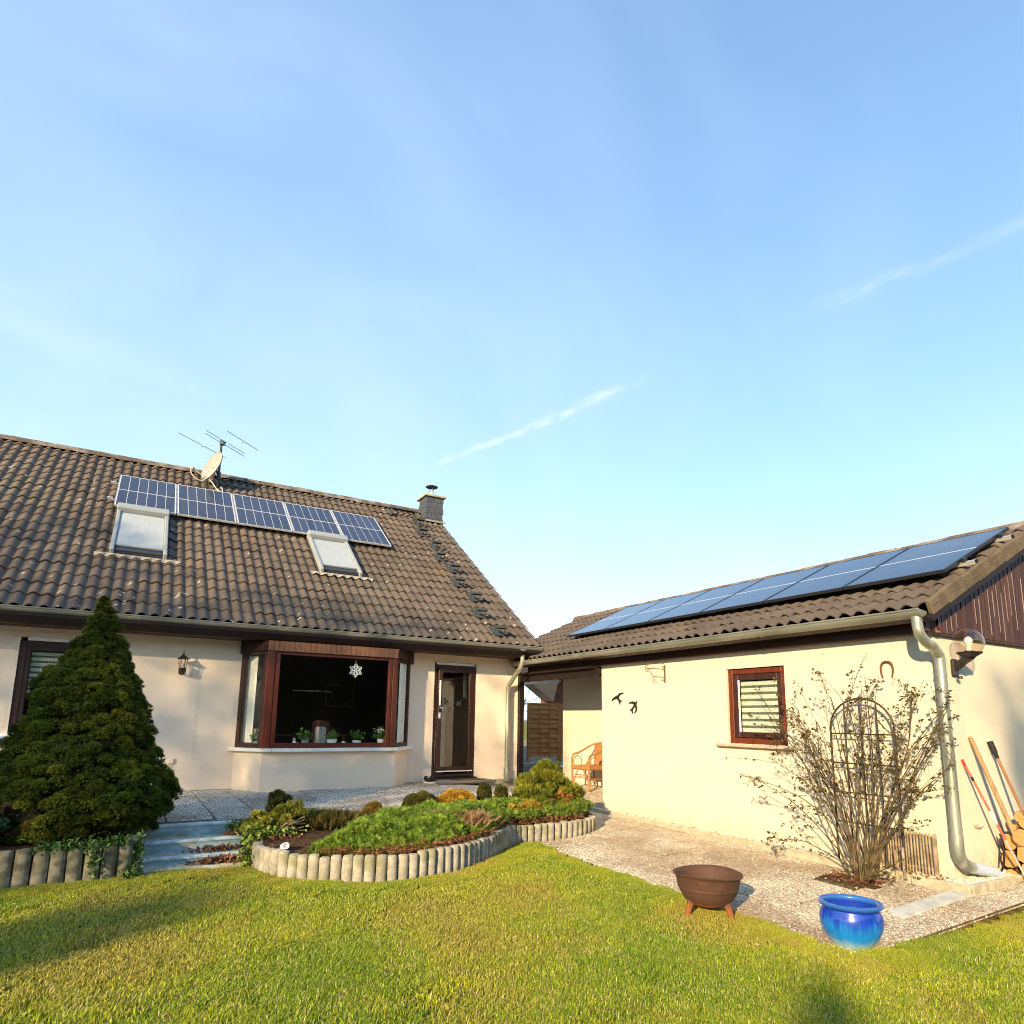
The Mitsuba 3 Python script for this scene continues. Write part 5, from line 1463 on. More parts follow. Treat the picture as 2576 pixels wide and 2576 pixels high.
# dead leaves around the rose and on the steps
dl = Foliage(); n = 260
P = np.stack([rb.uniform(6.39, 6.89, n), rb.uniform(4.05, 4.62, n), -1.545+0.03*rb.random(n)], 1)
n2_ = 260; P2 = np.stack([rb.uniform(6.9, 7.12, n2_), 3.7+5.0*rb.random(n2_)**1.6, np.full(n2_, -1.455)], 1)
P = np.vstack([P, P2]); A = rand_dirs(rb, len(P)); A[:, 2] *= 0.35; A /= np.linalg.norm(A, axis=1, keepdims=True)
dl.add(*scatter(P, A, rb.uniform(0.018, 0.042, len(P)), tmpl_leaf(), np.clip(pick_colors(rb, len(P), [(0.09, 0.030, 0.012), (0.20, 0.075, 0.03), (0.10, 0.06, 0.03)], 0.25), 0.01, 1), rb))
lab(dl.put('leaf_litter', None), 'reddish brown dead leaves around the foot of the rose and along the kerb', 'leaves', kind='stuff')
dl = Foliage(); P = []
for (cx, cy, z, rx_, ry_, n) in ((1.02, 7.62, -1.475, 0.26, 0.10, 330), (0.98, 7.83, -1.40, 0.24, 0.07, 150), (1.15, 8.02, -1.283, 0.10, 0.07, 50), (1.55, 7.6, -1.27, 0.25, 0.25, 120)):
    q = rb.normal(size=(n, 2))*0.55; P.append(np.stack([cx+rx_*q[:, 0], cy+ry_*q[:, 1], z+0.045*rb.random(n)*np.exp(-(q**2).sum(1))+0.008], 1))
P = np.vstack(P); P = P[(P[:, 0] < 1.9)]
A = rand_dirs(rb, len(P)); A[:, 2] *= 0.5; A /= np.linalg.norm(A, axis=1, keepdims=True)
dl.add(*scatter(P, A, rb.uniform(0.03, 0.06, len(P)), tmpl_leaf(0.34), np.clip(pick_colors(rb, len(P), [(0.08, 0.028, 0.014), (0.17, 0.065, 0.03), (0.24, 0.13, 0.07)], 0.2), 0.01, 1), rb))
lab(dl.put('leaf_litter', None), 'heap of brown withered leaves on the right side of the blue steps', 'leaves', kind='stuff')

# ------------------------------------------------------------------ conical spruce
SP = thing('spruce_tree', 'big dense conical dwarf spruce at the left in front of the house', 'tree')
prof = np.array([(1.20, -0.30, 0.015), (1.07, -0.285, 0.075), (0.82, -0.262, 0.175), (0.65, -0.275, 0.25), (0.49, -0.285, 0.305), (0.36, -0.340, 0.40), (0.15, -0.315, 0.465), (-0.06, -0.28, 0.515), (-0.18, -0.28, 0.545), (-0.435, -0.325, 0.645),
                 (-0.645, -0.36, 0.79), (-0.815, -0.36, 0.88), (-0.94, -0.36, 0.86), (-1.05, -0.36, 0.76), (-1.20, -0.36, 0.70)])
rs_ = np.random.default_rng(101)
fo = Foliage(); cen, rad = [], []
CY = 8.22
for k in range(16000):
    z = -1.18+2.40*rs_.random()
    r = np.interp(z, prof[::-1, 0], prof[::-1, 2]); xc = np.interp(z, prof[::-1, 0], prof[::-1, 1])
    if rs_.random() > 0.12+r/0.88:
        continue
    a = rs_.uniform(0, 2*math.pi)
    if math.sin(a) > 0.55 and rs_.random() < 0.7:
        continue
    lobe = 1+0.20*(meshkit.fbm(np.array([math.cos(a)*1.6+5, math.sin(a)*1.6, z*2.3]), 3, 6)-0.5)*2
    cr = min(0.050+0.075*min(1, r/0.5)*rs_.random()**0.7, 0.012+r*0.5)
    rr = max(r*lobe-cr*0.72+0.025*rs_.normal()*min(1, r/0.4), 0.004)
    if 0.45 < (a % (2*math.pi))-3.3 < 1.15 and -1.12 < z < -0.86 and rs_.random() < 0.96:    # the bare gap low on the front left
        continue
    c = np.array([xc+rr*math.cos(a), CY+rr*math.sin(a), z])
    if len(cen) and np.min(np.linalg.norm(np.array(cen)-c, axis=1)/(np.array(rad)+cr)) < 0.60:
        continue
    cen.append(c); rad.append(cr)
cen, rad = np.array(cen), np.array(rad)
cen = np.vstack([cen, [[-0.30, CY, 1.19], [-0.30, CY, 1.15]]]); rad = np.r_[rad, 0.012, 0.02]
fo.clump(cen, rad, 260, 0.027, [(0.048, 0.068, 0.005), (0.085, 0.106, 0.007), (0.135, 0.148, 0.012)], rs_, tmpl_tuft(5, 0.6, 0.15), up=0.55, squash=0.80)
# the yellowed branch low in the gap
yc = np.array([(-0.62+rs_.normal()*0.07, 7.66+rs_.normal()*0.05, -1.08+rs_.normal()*0.03) for _ in range(10)])
fo.clump(yc, np.full(10, 0.05), 90, 0.035, [(0.12, 0.095, 0.012), (0.17, 0.13, 0.02)], rs_, tmpl_tuft(5, 0.6, 0.15), up=0.4)
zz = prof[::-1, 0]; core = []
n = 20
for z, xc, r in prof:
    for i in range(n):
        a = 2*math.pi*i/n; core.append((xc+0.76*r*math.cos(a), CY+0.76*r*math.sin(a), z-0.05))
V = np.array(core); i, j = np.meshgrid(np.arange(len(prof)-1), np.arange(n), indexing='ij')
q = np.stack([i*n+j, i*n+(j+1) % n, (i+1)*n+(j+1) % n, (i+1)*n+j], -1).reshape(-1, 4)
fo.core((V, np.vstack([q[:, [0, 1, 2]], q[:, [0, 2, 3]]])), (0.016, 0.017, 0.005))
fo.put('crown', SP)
tr = MB().add(tube([(-0.36, CY, -1.35), (-0.35, CY, 0.2), (-0.30, CY, 1.1)], [0.075, 0.05, 0.01], 10))
for k in range(16):
    a = rs_.uniform(3.3, 6.1); z = rs_.uniform(-1.15, -0.8)
    tr.add(tube([(-0.36, CY, z), (-0.36+0.45*math.cos(a), CY+0.45*math.sin(a), z+0.02), (-0.36+0.75*math.cos(a), CY+0.75*math.sin(a), z-0.02)], [0.018, 0.012, 0.005], 6))
put('trunk', tr, 'm_bark', SP, smooth=30)
g = MB(); rg2 = np.random.default_rng(4)
for k in range(420):
    r = rg2.uniform(0.010, 0.024); x, y = rg2.uniform(-1.3, -0.55), rg2.uniform(7.75, 8.6)
    g.add((iv*(r*rg2.uniform(0.7, 1.3, 3)*np.array([1, 1, 0.7]))+np.array([x, y, -1.185+0.02*rg2.random()+0.05*(y-7.75)]), if_))
lab(put('gravel', g, 'm_pebble', smooth=True), 'pale pebbles glimpsed through the gap low in the conical spruce', 'gravel', kind='stuff')
# small blue green shrub at the left picture edge
def shrub(label, center, radii, n, cr, per, size, cols, seed, tmpl, name='shrub', cat='shrub', up=0.4, squash=1.0, group=None, low=-0.1, corecol=None, lump=0.18, stem=True):
    r = np.random.default_rng(seed); t = thing(name, label, cat, group)
    d = rand_dirs(r, n); d[:, 2] = np.where(d[:, 2] < low, -d[:, 2], d[:, 2])
    k = 1+lump*(meshkit.fbm(d*2.0+seed, 3, seed)-0.5)*2
    crs = cr*r.uniform(0.6, 1.15, n)
    C = np.array(center)+d*(np.array(radii)*k[:, None]-crs[:, None]*0.7)
    f = Foliage(); f.clump(C, crs, per, size, cols, r, tmpl, up, squash)
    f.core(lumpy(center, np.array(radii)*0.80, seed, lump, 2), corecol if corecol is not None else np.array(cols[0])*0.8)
    f.put('crown', t)
    if stem:
        put('stem', tube([(center[0], center[1], center[2]-radii[2]-0.05), (center[0], center[1], center[2])], [0.018, 0.010], 6), 'm_bark', t)
    return t


TUFT, FROND = tmpl_tuft(5, 0.6, 0.16), tmpl_frond()
shrub('small blue green shrub at the left picture edge beneath the spruce', (-1.02, 7.62, -1.10), (0.20, 0.18, 0.17), 40, 0.06, 90, 0.05, [(0.02, 0.05, 0.03), (0.05, 0.10, 0.06)], 7, FROND)

# ------------------------------------------------------------------ planting bed
# low juniper mats
MAT = sg.Polygon([(1.72, 6.72), (2.17, 6.50), (2.74, 6.50), (3.25, 6.70), (3.66, 7.00), (4.05, 7.36), (4.40, 7.63), (4.80, 7.66), (5.40, 7.71), (5.72, 7.84), (5.90, 8.02), (5.90, 8.17), (5.2, 8.17), (4.4, 8.02), (3.9, 7.88), (3.3, 7.92), (2.75, 7.86), (2.35, 7.48), (2.05, 7.05)])
rm = np.random.default_rng(61)


def mat_plant(label, x0, x1, n, seed, cols, per=44):
    r = np.random.default_rng(seed); t = thing('juniper_ground_cover', label, 'ground cover')
    C, cr = [], []
    while len(C) < n:
        x, y = r.uniform(x0, x1), r.uniform(6.35, 8.2); p = sg.Point(x, y)
        if not MAT.buffer(0.03*r.normal()).contains(p):
            continue
        edge = MAT.exterior.distance(p)
        h = 0.01+0.135*min(1, edge/0.24)*(0.25+1.5*float(meshkit.fbm(np.array([x*4.0, y*4.0, 0.2]), 3, 3)))
        C.append((x, y, float(z_bed(x, y))+h+r.normal()*0.012)); cr.append(r.uniform(0.03, 0.06))
    f = Foliage(); f.clump(np.array(C), np.array(cr), per, 0.072, cols, r, FROND, up=0.35, squash=0.8)
    v = f.put('foliage', t); labels[v] = {'kind': 'stuff'}
    labels[t]['kind'] = 'stuff'
    b = MB()
    for k in range(n//3):
        c = np.array(C[r.integers(len(C))]); d = rand_dirs(r, 1)[0]; d[2] = 0.1*d[2]
        b.add(tube([c-np.array([0, 0, 0.09])-d*0.15, c-np.array([0, 0, 0.05]), c+d*0.12], [0.007, 0.005, 0.002], 4, caps=False))
    put('stems', b, 'm_bark', t)
    return t


mat_plant('bright green creeping juniper mat filling the left and middle of the bed', 1.7, 4.15, 1150, 62, [(0.060, 0.120, 0.012), (0.105, 0.180, 0.018), (0.17, 0.245, 0.03)])
mat_plant('green creeping juniper mat at the right end of the bed', 4.15, 5.95, 620, 63, [(0.065, 0.120, 0.014), (0.11, 0.175, 0.022), (0.18, 0.235, 0.04)])
# dry reddish needles hanging over the palisades
f = Foliage(); P = []
front = resample(BED, 0.01)
for (x, y) in front:
    if 1.75 < x < 5.6:
        for k in range(5):
            P.append((x+rm.normal()*0.035, y+0.02+abs(rm.normal())*0.06, -1.262+rm.normal()*0.020-0.03*(x > 4.3)))
P = np.array(P); A = rand_dirs(rm, len(P)); A[:, 1] -= 0.5; A[:, 2] = A[:, 2]*0.5-0.1; A /= np.linalg.norm(A, axis=1, keepdims=True)
f.add(*scatter(P, A, rm.uniform(0.03, 0.07, len(P)), tmpl_frond(3, 0.2), np.clip(pick_colors(rm, len(P), [(0.085, 0.030, 0.014), (0.20, 0.080, 0.035), (0.16, 0.10, 0.04)], 0.2), 0.01, 1), rm))
lab(f.put('dry_needles', None), 'reddish brown dry juniper twigs hanging along the palisade tops', 'twigs', kind='stuff')

DKG = [(0.018, 0.028, 0.006), (0.035, 0.048, 0.010), (0.060, 0.070, 0.016)]
t = thing('shrub', 'small dark green upright yew at the left rear of the bed', 'shrub')
f = Foliage(); r = np.random.default_rng(15)
for (x, h, rr) in ((1.56, 0.36, 0.055), (1.63, 0.38, 0.06), (1.71, 0.31, 0.06), (1.78, 0.22, 0.05), (1.60, 0.25, 0.07)):
    n = int(h/0.018); C = np.stack([x+r.normal(size=n)*0.02, 8.08+r.normal(size=n)*0.03, -1.25+h*np.linspace(0.05, 0.97, n)], 1)
    f.clump(C, np.full(n, rr)*np.linspace(1.0, 0.55, n), 60, 0.034, DKG, r, TUFT, up=0.9)
f.put('crown', t); put('stem', tube([(1.66, 8.08, -1.3), (1.66, 8.08, -1.0)], [0.016, 0.01], 6), 'm_bark', t)

t = thing('shrub', 'yellow green juniper with bare grey branches showing on its right side', 'shrub')
f = Foliage(); r = np.random.default_rng(16)
C = np.array([(1.43+0.20*math.cos(a)+r.normal()*0.03+0.16*k/40, 7.76+r.normal()*0.07, -1.22+0.16*(k/40)+0.05*r.normal()) for k, a in enumerate(r.uniform(0, 6.28, 40))])
f.clump(C, r.uniform(0.03, 0.05, 40), 110, 0.042, [(0.095, 0.115, 0.012), (0.17, 0.18, 0.02), (0.23, 0.22, 0.03)], r, FROND, up=0.5)
C = np.array([(1.55+0.3*r.random(), 7.82+r.normal()*0.05, -1.06+0.03*r.normal()) for k in range(20)])
f.clump(C, r.uniform(0.03, 0.045, 20), 110, 0.042, [(0.095, 0.115, 0.012), (0.17, 0.18, 0.02)], r, FROND, up=0.5)
f.put('crown', t)
b = MB()
for k in range(26):
    a = r.uniform(-1.9, 0.6); L = r.uniform(0.12, 0.30); p = np.array([1.58, 7.66, -1.22])
    d = np.array([math.cos(a), 0.6*math.sin(a), r.uniform(0.05, 0.7)])
    b.add(tube(smooth_path([p, p+d*L*0.5+r.normal(size=3)*0.012, p+d*L+np.array([0, 0, -0.02])], 4), np.linspace(0.008, 0.003, 9), 5))
put('bare_branches', b, 'm_stick', t)

# brown heath tufts
def tuftplant(label, c, rx_, ry_, h, n, cols, seed, name='heath', w=0.006, droop=0.5):
    r = np.random.default_rng(seed); t = thing(name, label, 'plant'); f = Foliage()
    P = np.stack([c[0]+rx_*0.5*r.normal(size=n)*0.8, c[1]+ry_*0.5*r.normal(size=n)*0.8, np.full(n, c[2])], 1)
    out = (P-np.array(c))/np.array([rx_, ry_, 1]); A = np.stack([out[:, 0]*droop*1.6+0.3*r.normal(size=n), out[:, 1]*droop*1.6+0.3*r.normal(size=n), np.ones(n)], 1)
    A /= np.linalg.norm(A, axis=1, keepdims=True)
    f.add(*scatter(P, A, h*r.uniform(0.5, 1.15, n), tmpl_frond(5, 0.10), np.clip(pick_colors(r, n, cols, 0.2), 0.01, 1), r))
    v = f.put('sprigs', t); labels[v] = {'kind': 'stuff'}
    put('stem', tube([(c[0], c[1], c[2]-0.04), (c[0], c[1], c[2]+h*0.4)], 0.006, 5), 'm_bark', t)


tuftplant('loose olive brown heath plant behind the dark bare soil', (2.20, 7.92, -1.25), 0.46, 0.22, 0.19, 1300, [(0.075, 0.060, 0.016), (0.125, 0.095, 0.03), (0.085, 0.085, 0.02)], 17)
tuftplant('low yellow green broom between the heath and the small dome conifer', (2.02, 7.98, -1.22), 0.22, 0.12, 0.20, 160, [(0.14, 0.17, 0.02), (0.2, 0.2, 0.04)], 18)
tuftplant('pinkish brown heather mound in the middle of the green mat', (3.42, 7.24, -1.21), 0.44, 0.26, 0.165, 1900, [(0.20, 0.105, 0.065), (0.33, 0.19, 0.125), (0.16, 0.12, 0.04)], 19, name='heather')
shrub('small orange brown dome conifer left of the dark green globes', (2.735, 8.03, -1.165), (0.115, 0.11, 0.135), 60, 0.035, 80, 0.024, [(0.13, 0.075, 0.010), (0.21, 0.115, 0.015), (0.12, 0.10, 0.015)], 20, TUFT, lump=0.06)
t = thing('shrub', 'dark green rounded conifer with three domes in the middle of the bed', 'shrub')
f = Foliage(); r = np.random.default_rng(22)
for (x, y, rx_, h) in ((3.23, 8.03, 0.125, 0.30), (3.37, 8.00, 0.14, 0.34), (3.49, 8.05, 0.10, 0.27)):
    n = 90; d = rand_dirs(r, n); d[:, 2] = np.abs(d[:, 2])
    C = np.array([x, y, -1.24])+d*np.array([rx_, rx_, h])*0.86
    f.clump(C, r.uniform(0.026, 0.042, n), 70, 0.026, [(0.035, 0.040, 0.006), (0.060, 0.062, 0.010), (0.085, 0.080, 0.014)], r, TUFT, up=0.5)
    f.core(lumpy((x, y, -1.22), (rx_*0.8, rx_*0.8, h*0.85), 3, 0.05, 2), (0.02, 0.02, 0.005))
f.put('crown', t); put('stem', tube([(3.36, 8.02, -1.3), (3.36, 8.02, -1.1)], 0.015, 6), 'm_bark', t)
shrub('bright orange yellow globe conifer between the dark green shrubs', (3.86, 8.06, -1.145), (0.285, 0.20, 0.205), 130, 0.045, 90, 0.034, [(0.20, 0.105, 0.010), (0.34, 0.18, 0.015), (0.44, 0.27, 0.03)], 23, FROND, lump=0.10)
for (x, y, h, l, s) in ((4.30, 8.12, 0.40, 'taller left of the two slim dark green conifer cones', 24), (4.52, 8.05, 0.35, 'shorter right of the two slim dark green conifer cones', 25)):
    t = thing('conifer_cone', l, 'shrub'); f = Foliage(); r = np.random.default_rng(s)
    n = 130; u = r.random(n)*0.97; a = r.uniform(0, 6.283, n); pr = 0.086*np.sqrt(np.clip(1-u**1.8, 0, 1))
    C = np.stack([x+pr*np.cos(a), y+pr*np.sin(a), -1.25+h*u], 1)
    f.clump(C, r.uniform(0.022, 0.034, n), 70, 0.024, [(0.030, 0.034, 0.006), (0.055, 0.056, 0.010), (0.075, 0.070, 0.014)], r, TUFT, up=0.8)
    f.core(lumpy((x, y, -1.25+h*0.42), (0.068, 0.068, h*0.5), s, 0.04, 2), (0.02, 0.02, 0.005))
    f.put('crown', t); put('stem', tube([(x, y, -1.3), (x, y, -1.1)], 0.012, 6), 'm_bark', t)
# big yellow green juniper
t = thing('shrub', 'large yellow green juniper with ragged sprays at the right rear of the bed', 'shrub')
f = Foliage(); r = np.random.default_rng(26); C, cr = [], []
for k in range(230):
    u = r.random()**0.8; a = r.uniform(0, 6.283); rad_ = 0.47*(1-u)**0.55*(0.55+0.7*r.random())*(1+0.35*math.sin(3*a+7*u))+0.03
    C.append((5.22+0.88*rad_*math.cos(a)+0.03*math.sin(u*9), 8.08+0.7*rad_*math.sin(a)*0.8, -1.20+0.50*u+r.normal()*0.03)); cr.append(r.uniform(0.025, 0.055))
for k in range(26):
    C.append((4.83+r.normal()*0.055, 8.02+r.normal()*0.05, -1.17+0.20*r.random())); cr.append(0.04)
f.clump(np.array(C), np.array(cr), 55, 0.072, [(0.062, 0.080, 0.008), (0.12, 0.135, 0.012), (0.20, 0.195, 0.02)], r, FROND, up=0.75)
f.clump(np.array([(5.33+r.normal()*0.05, 7.80+r.normal()*0.03, -1.08+r.normal()*0.03) for _ in range(6)]), np.full(6, 0.03), 50, 0.04, [(0.24, 0.085, 0.02), (0.3, 0.13, 0.03)], r, FROND)
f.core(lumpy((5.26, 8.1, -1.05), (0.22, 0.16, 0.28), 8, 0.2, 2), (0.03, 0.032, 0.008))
f.put('crown', t); put('stem', tube([(5.26, 8.1, -1.3), (5.26, 8.1, -0.8)], [0.025, 0.012], 6), 'm_bark', t)
t = thing('shrub', 'low golden yellow conifer in front of the large juniper', 'shrub')
f = Foliage(); r = np.random.default_rng(27)
C = np.array([(4.70+0.26*r.normal()*0.8, 7.82+0.07*r.normal(), -1.20+0.085*r.random()) for _ in range(80)])
f.clump(C, r.uniform(0.025, 0.04, 80), 90, 0.040, [(0.20, 0.13, 0.012), (0.34, 0.22, 0.02), (0.42, 0.30, 0.05)], r, FROND, up=0.6)
f.put('crown', t); put('stem', tube([(4.7, 7.84, -1.3), (4.7, 7.84, -1.15)], 0.01, 6), 'm_bark', t)

# ivy
def ivy(label, boxes, n, seed, cols, size=(0.03, 0.055)):
    r = np.random.default_rng(seed); t = thing('ivy', label, 'ivy'); f = Foliage(); P = []
    w = np.array([b[6] for b in boxes], float); w /= w.sum()
    for k in range(n):
        b = boxes[r.choice(len(boxes), p=w)]; d = r.normal(size=3)*0.5
        P.append((b[0]+b[3]*d[0], b[1]+b[4]*d[1], b[2]+b[5]*d[2]))
    P = np.array(P); A = np.stack([r.normal(size=n)*0.5, -0.6+0.4*r.normal(size=n), -0.2+0.5*r.normal(size=n)], 1); A /= np.linalg.norm(A, axis=1, keepdims=True)
    f.add(*scatter(P, A, r.uniform(*size, n), tmpl_leaf(0.42, 0.10), np.clip(pick_colors(r, n, cols, 0.2), 0.01, 1), r))
    f.put('leaves', t)
    b = MB()
    for k in range(14):
        p = P[r.integers(n)]; q = P[r.integers(n)]
        if np.linalg.norm(p-q) < 0.4:
            b.add(tube([p, (p+q)/2+r.normal(size=3)*0.02, q], 0.003, 4, caps=False))
    put('stems', b.add(tube([P[0], P[0]+0.05], 0.003, 4)), 'm_bark', t)


ivy('bright yellow green ivy spilling between the blue steps and the palisades', [(1.33, 7.62, -1.24, 0.16, 0.14, 0.10, 3), (1.27, 7.44, -1.37, 0.13, 0.09, 0.16, 3), (1.55, 7.58, -1.21, 0.22, 0.10, 0.07, 2), (1.24, 7.40, -1.47, 0.10, 0.07, 0.06, 1.0)], 900, 33, [(0.10, 0.16, 0.015), (0.18, 0.25, 0.03), (0.28, 0.33, 0.07)])
ivy('small fresh green ivy patch at the top right corner of the blue steps', [(1.36, 8.12, -1.17, 0.14, 0.07, 0.06, 1), (1.18, 8.18, -1.20, 0.08, 0.05, 0.06, 0.6)], 260, 34, [(0.09, 0.16, 0.02), (0.17, 0.25, 0.04)])
ivy('dark green ivy on the mossy palisades under the spruce', [(-0.28, 7.34, -1.165, 0.30, 0.06, 0.05, 3), (-0.10, 7.27, -1.27, 0.05, 0.02, 0.13, 1.0), (0.10, 7.36, -1.15, 0.12, 0.06, 0.06, 1), (0.24, 7.44, -1.28, 0.06, 0.05, 0.15, 1.6), (0.22, 7.34, -1.44, 0.09, 0.05, 0.06, 1.0)], 620, 35, [(0.045, 0.10, 0.02), (0.09, 0.17, 0.03), (0.16, 0.24, 0.07)])
k = numbered('short_palisade'); USED.discard(k)
put('short_palisade', MB().add(tube([(1.36, 8.06, -1.5), (1.36, 8.06, -1.175)], 0.06, 12)), 'm_palisade', smooth=40); lab(k, 'single short concrete palisade at the top of the steps', 'palisade')
k = numbered('white_tube'); USED.discard(k)
m = lathe([(0.030, 0.0), (0.034, 0.0), (0.034, 0.09), (0.028, 0.09), (0.018, 0.07), (0.001, 0.07)], 16)
put('white_tube', m, 'm_white', smooth=30, M=frame((1.48, 6.98, -1.265), (0.9, 0.3, 0.3), (-0.35, 0.2, 0.9), (0.1, -0.93, 0.3))); lab(k, 'small white pipe end lying on the left corner of the bed', 'pipe')

# ------------------------------------------------------------------ behind the window panes
t = thing('paper_star', 'white six petalled paper star hanging in the bay window', 'ornament')
SX, SY, SZ = 3.375, 11.20, 0.79
for i in range(6):
    a = math.pi/6+i*math.pi/3
    pet = []
    for (rr1, ww) in ((0.115, 0.036), (0.083, 0.022)):
        u = np.linspace(0, 1, 10); w_ = ww*np.sin(np.pi*u**0.9)
        o = [(x*rr1+0.008, y) for x, y in zip(u, w_)]+[(x*rr1+0.008, -y) for x, y in zip(u[::-1], w_[::-1])]
        pg = sg.Polygon(o).buffer(0)
        pet.append(pg.difference(pg.buffer(-0.0075)))
    pg = pet[0].union(pet[1])
    put('petal', extrude(pg, 0.018, frame((SX, SY, SZ), (math.cos(a), 0, math.sin(a)), (-math.sin(a), 0, math.cos(a)), (0, -1, 0))), 'm_paper', t)
put('thread', tube([(SX, SY, SZ+0.10), (SX, SY, 1.04)], 0.002, 4), 'm_offwhite', t)


def curtain(label, x0, x1, y, z0, z1, ydir=(1, 0), tilt=0.0, n=40, waves=4):
    t = np.linspace(0, 1, n); x = x0[0]+(x1[0]-x0[0])*t; yy = x0[1]+(x1[1]-x0[1])*t+0.012*np.sin(t*waves*6.283)
    V = np.vstack([np.stack([x, yy, t*0+z0], 1), np.stack([x, yy, t*0+z1], 1)]); i = np.arange(n-1); q = np.stack([i, i+1, i+1+n, i+n], 1)
    k = numbered('curtain'); USED.discard(k)
    put('curtain', (V, np.vstack([q[:, [0, 1, 2]], q[:, [0, 2, 3]]])), 'm_curtain', smooth=True); lab(k, label, 'curtain')


curtain('pale green white curtain in the left cheek of the bay window', (1.72, 11.72), (1.83, 11.50), 0, -0.43, 0.97)
curtain('pale curtain in the right cheek of the bay window', (4.20, 11.26), (4.46, 11.62), 0, -0.43, 0.97)
curtain('thin white curtain at the right inside the terrace door', (5.92, 12.20), (6.02, 12.25), 0, 0.42, 0.92)


def plant_pot(label, x, y, r, h, m, kind, seed):
    t = thing('potted_plant', label, 'potted plant'); zb = -0.454
    put('pot', lathe([(0.001, 0), (r*0.80, 0), (r, h*0.9), (r*1.03, h), (r*0.93, h), (r*0.9, h*0.85), (0.001, h*0.85)], 24, (x, y, zb)), m, t, smooth=40)
    q = np.random.default_rng(seed); f = Foliage(); n = 90
    c = np.array([x, y, zb+h*0.85])
    if kind == 'grass':
        A = rand_dirs(q, n); A[:, 2] = np.abs(A[:, 2])+0.5; A /= np.linalg.norm(A, axis=1, keepdims=True)
        f.add(*scatter(np.tile(c, (n, 1))+q.normal(size=(n, 3))*0.012, A, q.uniform(0.10, 0.21, n), tmpl_leaf(0.05, 0.03), pick_colors(q, n, [(0.10, 0.20, 0.03), (0.2, 0.32, 0.06)]), q))
    else:
        P = c+np.stack([q.normal(size=n)*0.055, q.normal(size=n)*0.035, 0.02+np.abs(q.normal(size=n))*0.055], 1); A = rand_dirs(q, n); A[:, 2] = np.abs(A[:, 2]); A /= np.linalg.norm(A, axis=1, keepdims=True)
        f.add(*scatter(P, A, q.uniform(0.04, 0.07, n), tmpl_leaf(0.36, 0.1), pick_colors(q, n, [(0.05, 0.12, 0.02), (0.10, 0.2, 0.03)]), q))
    f.put('leaves', t)
    if kind in ('orchid', 'pink'):
        fl_ = Foliage(); n = 26 if kind == 'orchid' else 12
        P = c+np.stack([q.normal(size=n)*0.045-0.03, q.normal(size=n)*0.01-0.02, 0.17+q.normal(size=n)*0.03], 1)
        col = [(0.8, 0.78, 0.72), (0.85, 0.84, 0.8)] if kind == 'orchid' else [(0.55, 0.22, 0.28), (0.7, 0.4, 0.42)]
        fl_.add(*scatter(P, rand_dirs(q, n), q.uniform(0.02, 0.035, n), tmpl_leaf(0.5, 0.1), pick_colors(q, n, col, 0.05), q)); fl_.put('flowers', t)
        put('stalk', tube([c, c+np.array([0.01, -0.01, 0.10]), c+np.array([-0.03, -0.02, 0.17])], 0.0025, 5), 'm_bark', t)


plant_pot('grassy green houseplant in a white pot in the middle of the bay window', 3.08, 11.36, 0.085, 0.085, 'm_ceramic', 'grass', 1)
plant_pot('leafy houseplant in a pale pot right of the grassy one', 3.51, 11.36, 0.075, 0.065, 'm_ceramic', 'leaf', 2)
plant_pot('white flowering orchid in a white pot at the right end of the bay window', 3.935, 11.34, 0.065, 0.085, 'm_ceramic', 'orchid', 3)
plant_pot('dark leafy houseplant in a grey pot left of the dining chair', 2.64, 11.36, 0.065, 0.075, 'm_ceramic_grey', 'leaf', 4)
plant_pot('pink flowering houseplant behind the left cheek of the bay window', 1.90, 11.45, 0.055, 0.05, 'm_ceramic_grey', 'pink', 5)
t = thing('cat_figurine', 'small white and grey cat figurine on the bay window sill', 'figurine')
cx, cy, cz = 2.46, 11.34, -0.454
put('body', MB().add(lumpy((cx, cy, cz+0.032), (0.028, 0.030, 0.036), 2, 0.08, 2)).add(lumpy((cx+0.045, cy-0.01, cz+0.014), (0.045, 0.016, 0.014), 2, 0.08, 2)), 'm_ceramic', t, smooth=True)
put('head', MB().add(lumpy((cx-0.003, cy-0.012, cz+0.080), (0.025, 0.023, 0.022), 5, 0.05, 2)).add(lathe([(0.010, 0), (0.001, 0.024)], 6, (cx-0.016, cy-0.01, cz+0.095))).add(lathe([(0.010, 0), (0.001, 0.024)], 6, (cx+0.010, cy-0.01, cz+0.095))), 'm_ceramic_grey', t, smooth=40)
put('muzzle', lumpy((cx-0.004, cy-0.034, cz+0.074), (0.012, 0.008, 0.009), 1, 0.02, 2), 'm_ceramic', t, smooth=True)
k = numbered('white_cup'); USED.discard(k)
put('white_cup', MB().add(lathe([(0.001, 0), (0.028, 0), (0.031, 0.045), (0.027, 0.045), (0.025, 0.006), (0.001, 0.006)], 20, (3.275, 11.34, -0.454))), 'm_white', smooth=40); lab(k, 'small white cup between the two leafy plants in the bay window', 'cup')
t = thing('dining_chair', 'brown wooden dining chair with cream upholstered back inside the bay window', 'chair')
ch = [(3.10, -0.62), (3.085, -0.12)]+[(3.245+0.16*math.cos(a), -0.12+0.055*math.sin(a)) for a in np.linspace(math.pi, 0, 9)]+[(3.405, -0.62)]
inn = [(3.145, -0.60), (3.14, -0.215), (3.17, -0.185), (3.32, -0.185), (3.35, -0.215), (3.355, -0.60)]
put('back_frame', extrude(sg.Polygon(ch).difference(sg.Polygon(inn)), 0.035, FRONT(12.82)), 'm_chair_wood', t)
put('back_cushion', extrude(sg.Polygon(inn).buffer(-0.002), 0.03, FRONT(12.815)), 'm_upholstery', t)
